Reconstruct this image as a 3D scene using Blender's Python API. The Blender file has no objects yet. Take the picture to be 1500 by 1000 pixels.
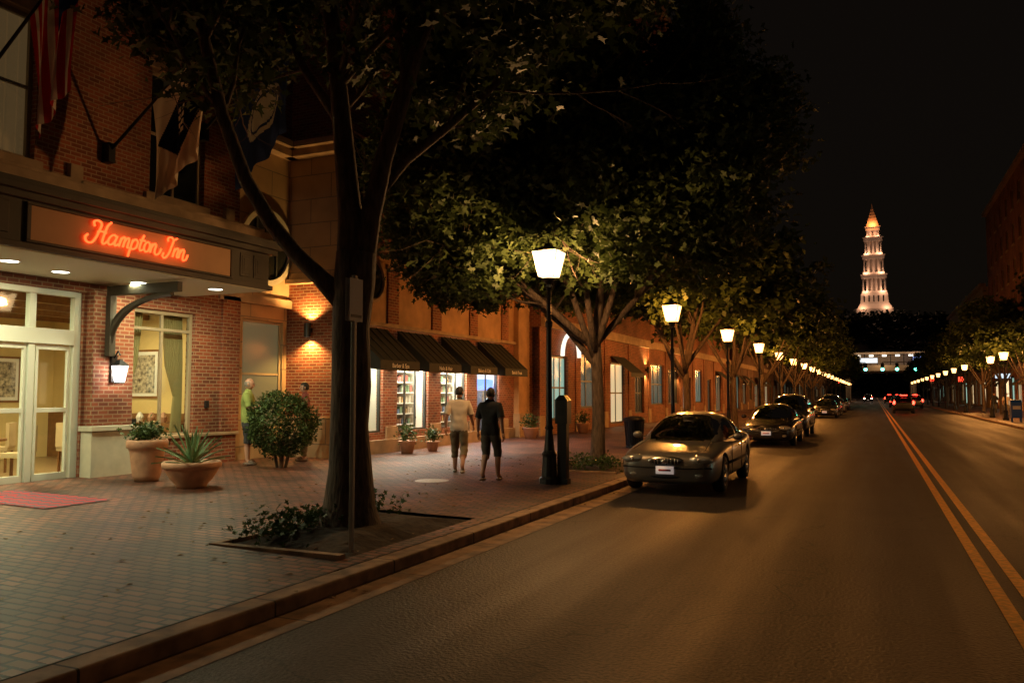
import bpy, bmesh, math, random
import numpy as np
from mathutils import Vector, Matrix, noise as mnoise
random.seed(7); rng=np.random.default_rng(7)
S=bpy.context.scene
S.view_settings.view_transform='Standard'; S.view_settings.look='None'; S.view_settings.exposure=0
col=S.collection
# ------------------------------------------------------------ materials
def newmat(name):
    m=bpy.data.materials.new(name); m.use_nodes=True
    nt=m.node_tree; nt.nodes.clear()
    out=nt.nodes.new('ShaderNodeOutputMaterial')
    return m,nt,out
def N(nt,t,**kw):
    n=nt.nodes.new(t)
    for k,v in kw.items(): setattr(n,k,v)
    return n
def pr(name,c,rough=.6,metal=0,noise=0,nscale=8,bump=0,coat=0,emis=None,es=0,spec=.5,stretch=None):
    m,nt,out=newmat(name)
    b=N(nt,'ShaderNodeBsdfPrincipled'); nt.links.new(b.outputs[0],out.inputs[0])
    b.inputs['Base Color'].default_value=(*c,1); b.inputs['Roughness'].default_value=rough
    b.inputs['Metallic'].default_value=metal; b.inputs['Coat Weight'].default_value=coat
    b.inputs['Specular IOR Level'].default_value=spec
    if emis: b.inputs['Emission Color'].default_value=(*emis,1); b.inputs['Emission Strength'].default_value=es
    if noise or bump:
        g=N(nt,'ShaderNodeNewGeometry'); src=g.outputs['Position']
        if stretch:
            mp=N(nt,'ShaderNodeMapping'); mp.inputs['Scale'].default_value=stretch; nt.links.new(src,mp.inputs[0]); src=mp.outputs[0]
        n=N(nt,'ShaderNodeTexNoise'); n.inputs['Scale'].default_value=nscale; n.inputs['Detail'].default_value=6
        nt.links.new(src,n.inputs['Vector'])
        if noise:
            mr=N(nt,'ShaderNodeMapRange'); mr.inputs[1].default_value=.3; mr.inputs[2].default_value=.7
            mr.inputs[3].default_value=1-noise; mr.inputs[4].default_value=1+noise
            nt.links.new(n.outputs['Fac'],mr.inputs[0])
            mx=N(nt,'ShaderNodeVectorMath',operation='SCALE'); mx.inputs[0].default_value=c
            nt.links.new(mr.outputs[0],mx.inputs['Scale']); nt.links.new(mx.outputs[0],b.inputs['Base Color'])
        if bump:
            bp=N(nt,'ShaderNodeBump'); bp.inputs['Strength'].default_value=bump; bp.inputs['Distance'].default_value=.02
            nt.links.new(n.outputs['Fac'],bp.inputs['Height']); nt.links.new(bp.outputs[0],b.inputs['Normal'])
    return m
def emi(name,c,s):
    m,nt,out=newmat(name); e=N(nt,'ShaderNodeEmission'); e.inputs[0].default_value=(*c,1); e.inputs[1].default_value=s
    nt.links.new(e.outputs[0],out.inputs[0]); return m
def glow_glass(name,c,s):
    m,nt,out=newmat(name); e=N(nt,'ShaderNodeEmission'); e.inputs[0].default_value=(*c,1); e.inputs[1].default_value=s
    t=N(nt,'ShaderNodeBsdfTransparent'); a=N(nt,'ShaderNodeAddShader')
    nt.links.new(e.outputs[0],a.inputs[0]); nt.links.new(t.outputs[0],a.inputs[1]); nt.links.new(a.outputs[0],out.inputs[0]); return m
def clear_glass(name,refl=.08,tint=(.95,1,.97),fres=False):
    m,nt,out=newmat(name); t=N(nt,'ShaderNodeBsdfTransparent'); t.inputs[0].default_value=(*tint,1)
    g=N(nt,'ShaderNodeBsdfGlossy'); g.inputs['Roughness'].default_value=.03
    mx=N(nt,'ShaderNodeMixShader'); mx.inputs[0].default_value=refl
    if fres:
        lw=N(nt,'ShaderNodeFresnel'); lw.inputs[0].default_value=1.6; nt.links.new(lw.outputs[0],mx.inputs[0])
    nt.links.new(t.outputs[0],mx.inputs[1]); nt.links.new(g.outputs[0],mx.inputs[2]); nt.links.new(mx.outputs[0],out.inputs[0]); return m
def brickmat(name,c1,c2,mortar,bw,bh,floor=False,ms=.012,rough=.85,bump=.5,big=.35,bscale=.6,wobble=0):
    m,nt,out=newmat(name); L=nt.links
    b=N(nt,'ShaderNodeBsdfPrincipled'); L.new(b.outputs[0],out.inputs[0]); b.inputs['Roughness'].default_value=rough
    g=N(nt,'ShaderNodeNewGeometry'); sp=N(nt,'ShaderNodeSeparateXYZ'); L.new(g.outputs['Position'],sp.inputs[0])
    cb=N(nt,'ShaderNodeCombineXYZ')
    if floor:
        L.new(sp.outputs[0],cb.inputs[0]); L.new(sp.outputs[1],cb.inputs[1])
    else:
        sn=N(nt,'ShaderNodeSeparateXYZ'); L.new(g.outputs['Normal'],sn.inputs[0])
        ab=N(nt,'ShaderNodeMath',operation='ABSOLUTE'); L.new(sn.outputs[0],ab.inputs[0])
        mx=N(nt,'ShaderNodeMix'); L.new(ab.outputs[0],mx.inputs[0]); L.new(sp.outputs[0],mx.inputs[2]); L.new(sp.outputs[1],mx.inputs[3])
        L.new(mx.outputs[0],cb.inputs[0]); L.new(sp.outputs[2],cb.inputs[1])
    vec=cb.outputs[0]
    if wobble:
        nz=N(nt,'ShaderNodeTexNoise'); nz.inputs['Scale'].default_value=1.3; L.new(g.outputs['Position'],nz.inputs[0])
        sc=N(nt,'ShaderNodeVectorMath',operation='SCALE'); sc.inputs['Scale'].default_value=wobble; L.new(nz.outputs['Color'],sc.inputs[0])
        ad=N(nt,'ShaderNodeVectorMath',operation='ADD'); L.new(vec,ad.inputs[0]); L.new(sc.outputs[0],ad.inputs[1]); vec=ad.outputs[0]
    t=N(nt,'ShaderNodeTexBrick'); L.new(vec,t.inputs['Vector'])
    t.inputs['Color1'].default_value=(*c1,1); t.inputs['Color2'].default_value=(*c2,1); t.inputs['Mortar'].default_value=(*mortar,1)
    t.inputs['Scale'].default_value=1; t.inputs['Brick Width'].default_value=bw; t.inputs['Row Height'].default_value=bh
    t.inputs['Mortar Size'].default_value=ms; t.inputs['Bias'].default_value=0; t.inputs['Mortar Smooth'].default_value=.3
    n=N(nt,'ShaderNodeTexNoise'); n.inputs['Scale'].default_value=bscale; n.inputs['Detail'].default_value=8; L.new(g.outputs['Position'],n.inputs['Vector'])
    mr=N(nt,'ShaderNodeMapRange'); mr.inputs[1].default_value=.3; mr.inputs[2].default_value=.7; mr.inputs[3].default_value=1-big; mr.inputs[4].default_value=1+big
    L.new(n.outputs['Fac'],mr.inputs[0])
    vs=N(nt,'ShaderNodeVectorMath',operation='SCALE'); L.new(t.outputs['Color'],vs.inputs[0]); L.new(mr.outputs[0],vs.inputs['Scale'])
    L.new(vs.outputs[0],b.inputs['Base Color'])
    bp=N(nt,'ShaderNodeBump'); bp.inputs['Strength'].default_value=bump; bp.inputs['Distance'].default_value=.012; bp.invert=True
    L.new(t.outputs['Fac'],bp.inputs['Height']); L.new(bp.outputs[0],b.inputs['Normal'])
    return m
M={}
M['brick']=brickmat('red_brick',(.30,.08,.032),(.15,.04,.018),(.32,.21,.13),.21,.075,ms=.011)
M['brick_dk']=brickmat('dark_brick',(.15,.06,.035),(.10,.04,.025),(.16,.13,.1),.21,.075,ms=.011)
M['paver']=brickmat('brick_pavers',(.20,.068,.036),(.075,.033,.021),(.008,.006,.004),.235,.12,floor=True,ms=.018,rough=.55,bump=1.0,big=.6,bscale=.9,wobble=.06)
M['stone']=brickmat('limestone',(.46,.32,.18),(.42,.29,.16),(.22,.17,.12),1.2,.6,ms=.015,rough=.8,big=.18,bscale=1.3)
M['trim']=pr('stone_trim',(.40,.28,.17),.8,noise=.25,nscale=3,bump=.2)
M['tan']=pr('tan_panel',(.46,.27,.13),.8,noise=.25,nscale=2)
def kerbmat():
    m,nt,out=newmat('kerb_concrete'); L=nt.links
    b=N(nt,'ShaderNodeBsdfPrincipled'); L.new(b.outputs[0],out.inputs[0]); b.inputs['Roughness'].default_value=.75
    g=N(nt,'ShaderNodeNewGeometry'); sp=N(nt,'ShaderNodeSeparateXYZ'); L.new(g.outputs['Position'],sp.inputs[0])
    md=N(nt,'ShaderNodeMath',operation='FRACT'); dv=N(nt,'ShaderNodeMath',operation='DIVIDE'); dv.inputs[1].default_value=1.8
    L.new(sp.outputs[1],dv.inputs[0]); L.new(dv.outputs[0],md.inputs[0])
    lt=N(nt,'ShaderNodeMath',operation='LESS_THAN'); lt.inputs[1].default_value=.012; L.new(md.outputs[0],lt.inputs[0])
    n=N(nt,'ShaderNodeTexNoise'); n.inputs['Scale'].default_value=4; n.inputs['Detail'].default_value=9; L.new(g.outputs['Position'],n.inputs[0])
    cr=N(nt,'ShaderNodeValToRGB'); cr.color_ramp.elements[0].position=.3; cr.color_ramp.elements[0].color=(.12,.07,.04,1)
    cr.color_ramp.elements[1].position=.7; cr.color_ramp.elements[1].color=(.42,.25,.14,1); L.new(n.outputs[0],cr.inputs[0])
    mx=N(nt,'ShaderNodeMix',data_type='RGBA'); L.new(lt.outputs[0],mx.inputs[0]); L.new(cr.outputs[0],mx.inputs[6]); mx.inputs[7].default_value=(.03,.02,.015,1)
    L.new(mx.outputs[2],b.inputs['Base Color'])
    bp=N(nt,'ShaderNodeBump'); bp.inputs['Strength'].default_value=.4; bp.inputs['Distance'].default_value=.02; L.new(n.outputs[0],bp.inputs['Height']); L.new(bp.outputs[0],b.inputs['Normal'])
    return m
M['kerb']=kerbmat()
def asphalt():
    m,nt,out=newmat('asphalt'); L=nt.links
    b=N(nt,'ShaderNodeBsdfPrincipled'); L.new(b.outputs[0],out.inputs[0]); b.inputs['Specular IOR Level'].default_value=.33
    g=N(nt,'ShaderNodeNewGeometry')
    mp=N(nt,'ShaderNodeMapping'); mp.inputs['Scale'].default_value=(1.1,.05,1); L.new(g.outputs['Position'],mp.inputs[0])
    n1=N(nt,'ShaderNodeTexNoise'); n1.inputs['Scale'].default_value=1; n1.inputs['Detail'].default_value=5; L.new(mp.outputs[0],n1.inputs[0])
    n2=N(nt,'ShaderNodeTexNoise'); n2.inputs['Scale'].default_value=32; n2.inputs['Detail'].default_value=5; L.new(g.outputs['Position'],n2.inputs[0])
    n3=N(nt,'ShaderNodeTexNoise'); n3.inputs['Scale'].default_value=.6; n3.inputs['Detail'].default_value=10; L.new(g.outputs['Position'],n3.inputs[0])
    a=N(nt,'ShaderNodeMath',operation='MULTIPLY_ADD'); L.new(n2.outputs[0],a.inputs[0]); a.inputs[1].default_value=2.4; L.new(n3.outputs[0],a.inputs[2])
    cr=N(nt,'ShaderNodeMapRange'); cr.inputs[1].default_value=1.2; cr.inputs[2].default_value=2.2; cr.inputs[3].default_value=.008; cr.inputs[4].default_value=.055; L.new(a.outputs[0],cr.inputs[0])
    cb=N(nt,'ShaderNodeVectorMath',operation='SCALE'); cb.inputs[0].default_value=(1,.78,.62); L.new(cr.outputs[0],cb.inputs['Scale'])
    v=N(nt,'ShaderNodeTexVoronoi',feature='DISTANCE_TO_EDGE'); v.inputs['Scale'].default_value=.22
    wv=N(nt,'ShaderNodeVectorMath',operation='SCALE'); wv.inputs['Scale'].default_value=2.5; L.new(n3.outputs['Color'],wv.inputs[0])
    wa=N(nt,'ShaderNodeVectorMath',operation='ADD'); L.new(g.outputs['Position'],wa.inputs[0]); L.new(wv.outputs[0],wa.inputs[1]); L.new(wa.outputs[0],v.inputs['Vector'])
    lt=N(nt,'ShaderNodeMath',operation='LESS_THAN'); lt.inputs[1].default_value=.003; L.new(v.outputs['Distance'],lt.inputs[0])
    mx=N(nt,'ShaderNodeMix',data_type='RGBA'); L.new(lt.outputs[0],mx.inputs[0]); L.new(cb.outputs[0],mx.inputs[6]); mx.inputs[7].default_value=(.008,.007,.006,1)
    L.new(mx.outputs[2],b.inputs['Base Color'])
    r=N(nt,'ShaderNodeMapRange'); r.inputs[1].default_value=.35; r.inputs[2].default_value=.65; r.inputs[3].default_value=.5; r.inputs[4].default_value=.68; L.new(n1.outputs[0],r.inputs[0]); L.new(r.outputs[0],b.inputs['Roughness'])
    bp=N(nt,'ShaderNodeBump'); bp.inputs['Strength'].default_value=.9; bp.inputs['Distance'].default_value=.015; L.new(n2.outputs[0],bp.inputs['Height']); L.new(bp.outputs[0],b.inputs['Normal'])
    return m
M['asphalt']=asphalt()
M['yellow']=pr('yellow_paint',(.85,.36,.015),.55,noise=.35,nscale=14,bump=.2)
M['white']=pr('white_paint',(.75,.73,.68),.5)
M['soil']=pr('soil',(.04,.025,.015),.95,noise=.5,nscale=9,bump=1)
M['ground']=pr('ground_dark',(.03,.03,.022),.9,noise=.3,nscale=.3)
M['iron']=pr('black_iron',(.02,.02,.022),.4,metal=.3)
M['bark']=pr('bark',(.09,.063,.045),.9,noise=.6,nscale=5,bump=1.0,stretch=(5,5,1))
M['frame_w']=pr('white_frame',(.62,.64,.55),.45)
M['frame_t']=pr('tan_frame',(.34,.27,.17),.5)
M['frame_d']=pr('dark_frame',(.04,.045,.04),.4)
M['canopy']=pr('canopy_dark',(.055,.045,.03),.6,noise=.15,nscale=3)
M['canopy_u']=pr('canopy_soffit',(.6,.57,.42),.7)
M['signface']=pr('sign_panel',(.50,.28,.13),.6,noise=.08,nscale=2)
M['neon']=emi('neon_red',(1,.075,.015),4.0)
M['glass']=clear_glass('clear_glass')
M['glass_dk']=pr('dark_window_glass',(.012,.014,.014),.08,spec=.6)
M['lit_w']=emi('lit_window_warm',(1,.75,.38),.4)
M['lit_g']=emi('lit_window_green',(.8,1,.7),2.2)
M['lit_dim']=pr('curtain_dim',(.3,.22,.12),.8,emis=(1,.6,.25),es=.06)
M['wall_y']=pr('lobby_wall',(.66,.50,.22),.7,noise=.08,nscale=1)
M['floor_i']=pr('lobby_floor',(.3,.2,.1),.3)
M['wood']=pr('wood',(.22,.10,.035),.4,noise=.2,nscale=10)
M['cream']=pr('cream_fabric',(.55,.42,.24),.8)
M['drape']=pr('drape_fabric',(.26,.21,.09),.85)
M['awning']=pr('awning_canvas',(.014,.018,.016),.75,noise=.2,nscale=5)
M['terra']=pr('terracotta',(.47,.26,.16),.75,noise=.2,nscale=6)
M['planter']=pr('stone_base',(.48,.46,.36),.7,noise=.12,nscale=4)
M['rubber']=pr('tyre',(.015,.015,.015),.8)
M['chrome']=pr('chrome',(.5,.5,.48),.25,metal=1)
M['alloy']=pr('alloy',(.42,.41,.39),.3,metal=.9)
M['carglass']=clear_glass('car_glass',tint=(.30,.31,.30),fres=True)
M['seat']=pr('car_seat',(.04,.035,.03),.8)
M['lens']=pr('headlamp_lens',(.42,.42,.40),.15,metal=.4,coat=1)
M['plate']=pr('number_plate',(.75,.72,.68),.5,emis=(1,.8,.7),es=.25)
M['redtxt']=pr('plate_red',(.5,.04,.04),.5)
M['tail']=emi('tail_light',(1,.03,.015),16)
M['tail_off']=pr('tail_lens',(.25,.01,.01),.2,coat=1)
M['head']=emi('head_light',(1,.9,.7),12)
def paint(name,c,metal=.55,r=.26): return pr(name,c,r,metal=metal,coat=.7)
M['p1']=paint('paint_grey',(.20,.19,.175),.6,.38); M['p2']=paint('paint_black',(.012,.012,.014),.2); M['p3']=paint('paint_navy',(.02,.022,.03),.3)
M['lamp']=glow_glass('lantern_glass_white',(1,.70,.34),3.2)
M['lamp_o']=glow_glass('lantern_glass_sodium',(1,.46,.13),4.0)
M['lamp_far']=emi('lantern_far',(1,.50,.16),5)
M['sconce']=emi('sconce_glow',(1,.85,.55),6)
M['recess']=emi('recessed_light',(1,.97,.8),9)
def leafmat(name,c1,c2,tr=.25):
    m,nt,out=newmat(name); L=nt.links
    g=N(nt,'ShaderNodeNewGeometry'); cr=N(nt,'ShaderNodeValToRGB')
    cr.color_ramp.elements[0].color=(*c1,1); cr.color_ramp.elements[1].color=(*c2,1); L.new(g.outputs['Random Per Island'],cr.inputs[0])
    b=N(nt,'ShaderNodeBsdfPrincipled'); b.inputs['Roughness'].default_value=.55; b.inputs['Specular IOR Level'].default_value=.25; L.new(cr.outputs[0],b.inputs['Base Color'])
    t=N(nt,'ShaderNodeBsdfTranslucent'); L.new(cr.outputs[0],t.inputs[0])
    mx=N(nt,'ShaderNodeMixShader'); mx.inputs[0].default_value=tr; L.new(b.outputs[0],mx.inputs[1]); L.new(t.outputs[0],mx.inputs[2]); L.new(mx.outputs[0],out.inputs[0]); return m
M['leaf']=leafmat('oak_leaves',(.03,.05,.014),(.075,.105,.03))
M['leaf2']=leafmat('shrub_leaves',(.025,.05,.014),(.07,.11,.028),.15)
M['skin']=pr('skin',(.45,.24,.16),.5)
M['hair']=pr('dark_hair',(.012,.009,.007),.6); M['hair_g']=pr('gray_hair',(.2,.17,.14),.7)
# ------------------------------------------------------------ mesh builder
class MB:
    def __init__(s): s.v=[];s.f=[];s.m=[];s.mats=[]
    def mi(s,mat):
        if mat not in s.mats: s.mats.append(mat)
        return s.mats.index(mat)
    def add(s,vs,fs,mat):
        o=len(s.v); s.v+= [tuple(x) for x in vs]; k=s.mi(mat)
        for f in fs: s.f.append(tuple(i+o for i in f)); s.m.append(k)
    def quad(s,a,b,c,d,mat): s.add([a,b,c,d],[(0,1,2,3)],mat)
    def box(s,x0,x1,y0,y1,z0,z1,mat):
        s.add([(x0,y0,z0),(x1,y0,z0),(x1,y1,z0),(x0,y1,z0),(x0,y0,z1),(x1,y0,z1),(x1,y1,z1),(x0,y1,z1)],
              [(0,3,2,1),(4,5,6,7),(0,1,5,4),(1,2,6,5),(2,3,7,6),(3,0,4,7)],mat)
    def frus(s,cx,cy,z0,z1,a0,b0,a1,b1,mat):
        s.add([(cx-a0,cy-b0,z0),(cx+a0,cy-b0,z0),(cx+a0,cy+b0,z0),(cx-a0,cy+b0,z0),(cx-a1,cy-b1,z1),(cx+a1,cy-b1,z1),(cx+a1,cy+b1,z1),(cx-a1,cy+b1,z1)],
              [(0,3,2,1),(4,5,6,7),(0,1,5,4),(1,2,6,5),(2,3,7,6),(3,0,4,7)],mat)
    def tube(s,pts,rs,mat,n=8,caps=True):
        pts=[Vector(p) for p in pts]; vs=[]; fs=[]
        prev=None
        for i,p in enumerate(pts):
            d=(pts[min(i+1,len(pts)-1)]-pts[max(i-1,0)]); 
            if d.length<1e-9: d=Vector((0,0,1))
            d.normalize()
            if prev is None:
                a=d.cross(Vector((0,1,0))); 
                if a.length<.1: a=d.cross(Vector((1,0,0)))
            else: a=prev-d*prev.dot(d)
            a.normalize(); prev=a; b=d.cross(a)
            for k in range(n):
                t=2*math.pi*k/n; vs.append(p+(a*math.cos(t)+b*math.sin(t))*rs[i])
        for i in range(len(pts)-1):
            for k in range(n):
                k2=(k+1)%n; fs.append((i*n+k,i*n+k2,(i+1)*n+k2,(i+1)*n+k))
        if caps:
            fs.append(tuple(range(n))[::-1]); fs.append(tuple((len(pts)-1)*n+k for k in range(n)))
        s.add(vs,fs,mat)
    def lathe(s,prof,c,mat,n=20,axis='z'):
        vs=[];fs=[]
        for r,z in prof:
            for k in range(n):
                t=2*math.pi*k/n; x=r*math.cos(t); y=r*math.sin(t)
                if axis=='z': vs.append((c[0]+x,c[1]+y,c[2]+z))
                elif axis=='x': vs.append((c[0]+z,c[1]+x,c[2]+y))
                else: vs.append((c[0]+x,c[1]+z,c[2]+y))
        for i in range(len(prof)-1):
            for k in range(n):
                k2=(k+1)%n; fs.append((i*n+k,i*n+k2,(i+1)*n+k2,(i+1)*n+k))
        s.add(vs,fs,mat)
    def ell(s,c,r,mat,n=12,m=8):
        prof=[(math.sin(math.pi*i/m),-math.cos(math.pi*i/m)) for i in range(m+1)]
        vs=[];fs=[]
        for a,z in prof:
            for k in range(n):
                t=2*math.pi*k/n; vs.append((c[0]+r[0]*a*math.cos(t),c[1]+r[1]*a*math.sin(t),c[2]+r[2]*z))
        for i in range(m):
            for k in range(n):
                k2=(k+1)%n; fs.append((i*n+k,i*n+k2,(i+1)*n+k2,(i+1)*n+k))
        s.add(vs,fs,mat)
    def mesh(s,name,smooth=False):
        me=bpy.data.meshes.new(name); me.from_pydata(s.v,[],s.f)
        for m in s.mats: me.materials.append(m)
        me.polygons.foreach_set('material_index',s.m)
        if smooth: me.polygons.foreach_set('use_smooth',[True]*len(s.f))
        me.update(); return me
    def obj(s,name,parent=None,smooth=False,bevel=0,loc=(0,0,0),rz=0):
        o=bpy.data.objects.new(name,s.mesh(name,smooth)); col.objects.link(o); o.location=loc; o.rotation_euler=(0,0,rz)
        if parent: o.parent=parent
        if bevel:
            b=o.modifiers.new('b','BEVEL'); b.width=bevel; b.segments=2; b.limit_method='ANGLE'
        return o
def empty(name,loc=(0,0,0),rz=0):
    e=bpy.data.objects.new(name,None); col.objects.link(e); e.location=loc; e.rotation_euler=(0,0,rz); return e
def light(kind,name,loc,power,color,parent=None,size=.1,rot=(0,0,0),sy=None,spot=None):
    l=bpy.data.lights.new(name,kind); l.energy=power; l.color=color
    if kind=='POINT': l.shadow_soft_size=size
    if kind=='AREA':
        l.size=size
        if sy: l.shape='RECTANGLE'; l.size_y=sy
    if kind=='SPOT': l.spot_size=spot; l.spot_blend=.6; l.shadow_soft_size=size
    o=bpy.data.objects.new(name,l); col.objects.link(o); o.location=loc; o.rotation_euler=rot
    if parent: o.parent=parent
    return o
def SWZ(x): return .13+.02*max(0,-4.65-x)
# ------------------------------------------------------------ world, camera
w=bpy.data.worlds.new('World'); S.world=w; w.use_nodes=True; nt=w.node_tree; nt.nodes.clear()
sky=N(nt,'ShaderNodeTexSky'); sky.sky_type='NISHITA'; sky.sun_disc=False; sky.sun_elevation=math.radians(1); sky.sun_rotation=math.radians(160)
bg=N(nt,'ShaderNodeBackground'); bg.inputs[1].default_value=.0005; nt.links.new(sky.outputs[0],bg.inputs[0])
bg2=N(nt,'ShaderNodeBackground'); bg2.inputs[0].default_value=(1,.68,.48,1); bg2.inputs[1].default_value=.0034
ad=N(nt,'ShaderNodeAddShader'); nt.links.new(bg.outputs[0],ad.inputs[0]); nt.links.new(bg2.outputs[0],ad.inputs[1])
wo=N(nt,'ShaderNodeOutputWorld'); nt.links.new(ad.outputs[0],wo.inputs[0])
sun=bpy.data.lights.new('fill_sun','SUN'); sun.energy=.012; sun.angle=math.radians(.5); sun.color=(1,.9,.8)  # faint sun lamp added as a slight night fill
so=bpy.data.objects.new('fill_sun',sun); col.objects.link(so); so.rotation_euler=(math.radians(50),0,math.radians(20))
cam=bpy.data.cameras.new('camera'); co=bpy.data.objects.new('camera',cam); col.objects.link(co); S.camera=co
co.location=(0,0,1.8); co.rotation_euler=(math.radians(93.67),0,math.radians(23.8)); cam.lens=28.8; cam.sensor_width=36; cam.clip_end=4000; cam.clip_start=.05
# ------------------------------------------------------------ ground
mb=MB(); mb.quad((-2000,-300,-.02),(2000,-300,-.02),(2000,3000,-.02),(-2000,3000,-.02),M['ground']); mb.obj('ground')
mb=MB(); mb.quad((-4.5,-40,0),(6.8,-40,0),(6.8,520,0),(-4.5,520,0),M['asphalt']); mb.obj('road')
mb=MB()
for x in (.98,1.22):
    ys=[-10+i*4 for i in range(110)]
    for a in ys: mb.quad((x-.06,a,.004),(x+.06,a,.004),(x+.06,a+4,.004),(x-.06,a+4,.004),M['yellow'])
mb.obj('yellow_road_line')
mb=MB(); mb.quad((-4.48,-40,.005),(-4.12,-40,.004),(-4.12,300,.004),(-4.48,300,.005),M['kerb']); mb.obj('gutter')
mb=MB(); mb.box(-4.72,-4.48,-40,300,-.01,.13,M['kerb']); mb.obj('kerb',bevel=.02)
mb=MB()
rp=[(6.8,-40),(6.8,22),(5.6,26),(5.3,28),(5.3,37),(5.7,40),(6.8,43),(6.8,300)]
for i in range(len(rp)-1):
    (xa,ya),(xb,yb)=rp[i],rp[i+1]
    mb.add([(xa,ya,-.01),(xb,yb,-.01),(xb+.22,yb,-.01),(xa+.22,ya,-.01),(xa,ya,.13),(xb,yb,.13),(xb+.22,yb,.13),(xa+.22,ya,.13)],[(4,7,6,5),(0,4,5,1),(3,2,6,7)],M['kerb'])
    mb.quad((xa+.22,ya,.13),(14,ya,.2),(14,yb,.2),(xb+.22,yb,.13),M['paver'])
mb.obj('sidewalk')
mb=MB()
def swq(x0,x1,y0,y1): mb.quad((x0,y0,SWZ(x0)),(x1,y0,SWZ(x1)),(x1,y1,SWZ(x1)),(x0,y1,SWZ(x0)),M['paver'])
pits=[(7.0,10.0),(16.6,19.0),(27,29.4),(37.5,40)]
yy=-40
for a,b in pits:
    swq(-14,-4.72,yy,a); swq(-14,-6.6,a,b); swq(-4.95,-4.72,a,b); yy=b
swq(-14,-4.72,yy,300)
mb.obj('sidewalk')
for a,b in pits:
    mb=MB()
    n=14
    for i in range(n):
        for j in range(n):
            def P(i,j):
                x=-6.6+1.65*i/n; y=a+(b-a)*j/n; e=min(i,j,n-i,n-j)/n
                return (x,y,.12+.02*max(0,-4.65-x)*.9-.03+min(e*2,.5)*.25+.03*mnoise.noise(Vector((x*3,y*3,0))))
            mb.quad(P(i,j),P(i+1,j),P(i+1,j+1),P(i,j+1),M['soil'])
    mb.box(-6.66,-4.95,a-.07,a+.03,.0,.185,M['kerb']); mb.box(-6.66,-6.58,a+.03,b,.0,.185,M['kerb'])
    mb.obj('tree_pit')
# ------------------------------------------------------------ trees
leafT=np.array([(0,0,0),(.25,.2,.02),(.36,.09,0),(.55,.38,.05),(.64,.12,0),(1,0,-.08),(.64,-.12,0),(.55,-.38,.05),(.36,-.09,0),(.25,-.2,.02)])
leafS=np.array([(0,0,0),(.5,.36,.04),(1,0,-.06),(.5,-.36,.04)])
def leafmesh(name,centers,size,mat,tmpl=leafT,droop=.3):
    n=len(centers); c=np.array(centers); k=len(tmpl)
    d=rng.normal(size=(n,3)); d[:,2]=d[:,2]*.6-droop; d/=np.linalg.norm(d,axis=1)[:,None]
    u=rng.normal(size=(n,3)); u[:,2]+=1.0; u-= (u*d).sum(1)[:,None]*d; u/=np.linalg.norm(u,axis=1)[:,None]
    s=np.cross(u,d); sz=size*rng.uniform(.6,1.25,n)[:,None,None]
    V=(tmpl[None,:,0:1]*d[:,None]+tmpl[None,:,1:2]*s[:,None]+tmpl[None,:,2:3]*u[:,None])*sz+c[:,None]
    me=bpy.data.meshes.new(name)
    me.vertices.add(n*k); me.vertices.foreach_set('co',V.reshape(-1).astype(np.float32))
    me.loops.add(n*k); me.loops.foreach_set('vertex_index',np.arange(n*k,dtype=np.int32))
    me.polygons.add(n); me.polygons.foreach_set('loop_start',np.arange(0,n*k,k,dtype=np.int32)); me.polygons.foreach_set('loop_total',np.full(n,k,dtype=np.int32))
    me.materials.append(mat); me.update(calc_edges=True); me.validate(); return me
def rotaway(d,ang,az):
    a=d.orthogonal().normalized(); a.rotate(Matrix.Rotation(az,3,d)); r=d.copy(); r.rotate(Matrix.Rotation(ang,3,a)); return r
def maketree(seed,limbs,trunk,R=4.2,zc=7.2,zr=4.3,zmin=3.6,leaves=110,lsize=.19,keep=[],prob=.6,maxlev=3,tmpl=leafT,pb=1.0):
    rd=random.Random(seed); wood=MB(); cl=[]
    pts,rs=trunk; wood.tube(pts,rs,M['bark'],14)
    def inside(p): return (p.x**2+p.y**2)/R**2+(p.z-zc)**2/zr**2<1
    def grow(p,d,L,r,lev):
        n=4; P=[p.copy()]; Q=[r]
        for i in range(n):
            d=(d+Vector((rd.uniform(-.2,.2),rd.uniform(-.2,.2),rd.uniform(-.1,.16)))).normalized()
            if p.z<zmin+.2: d=(d+Vector((0,0,.35))).normalized()
            p=p+d*L/n; P.append(p.copy()); Q.append(r*(1-.6*(i+1)/n))
            if lev>=1 and inside(p) and p.z>zmin and rd.random()<prob: cl.append((p.copy(),.34))
            if lev<maxlev and i>=(1 if lev else 0) and rd.random()<pb:
                for k in range(2 if lev<2 else 1):
                    grow(p,rotaway(d,rd.uniform(.5,1.1),rd.uniform(0,6.28)),L*rd.uniform(.45,.65),Q[-1]*.6,lev+1)
        wood.tube(P,Q,M['bark'],6 if lev else 8,False)
        if p.z>zmin and inside(p*1.0): cl.append((p.copy(),.45))
    for P,Q in limbs:
        wood.tube(P,Q,M['bark'],10)
        Pv=[Vector(x) for x in P]
        for i in range(1,len(Pv)):
            if Pv[i].z<zmin-.4: continue
            d=(Pv[i]-Pv[i-1]).normalized()
            for k in range(2): 
                if rd.random()<pb: grow(Pv[i],rotaway(d,rd.uniform(.6,1.2),rd.uniform(0,6.28)),rd.uniform(1.8,2.6),Q[i]*.45,1)
        grow(Pv[-1],(Pv[-1]-Pv[-2]).normalized(),2.6,Q[-1]*.9,1)
    C=[]
    for p,r in cl:
        k=int(leaves*rd.uniform(.3,1.1)); q=rng.normal(size=(k,3))*np.array([r,r,r*.7])*.7+np.array(p); C.append(q)
    C=np.concatenate(C); C=C[C[:,2]>zmin-.2]
    for (x,y,z,r) in keep: C=C[((C-np.array([x,y,z]))**2).sum(1)>r*r]
    return wood.mesh('trunk',True),leafmesh('foliage',C,lsize,M['leaf'],tmpl),len(C)
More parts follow.
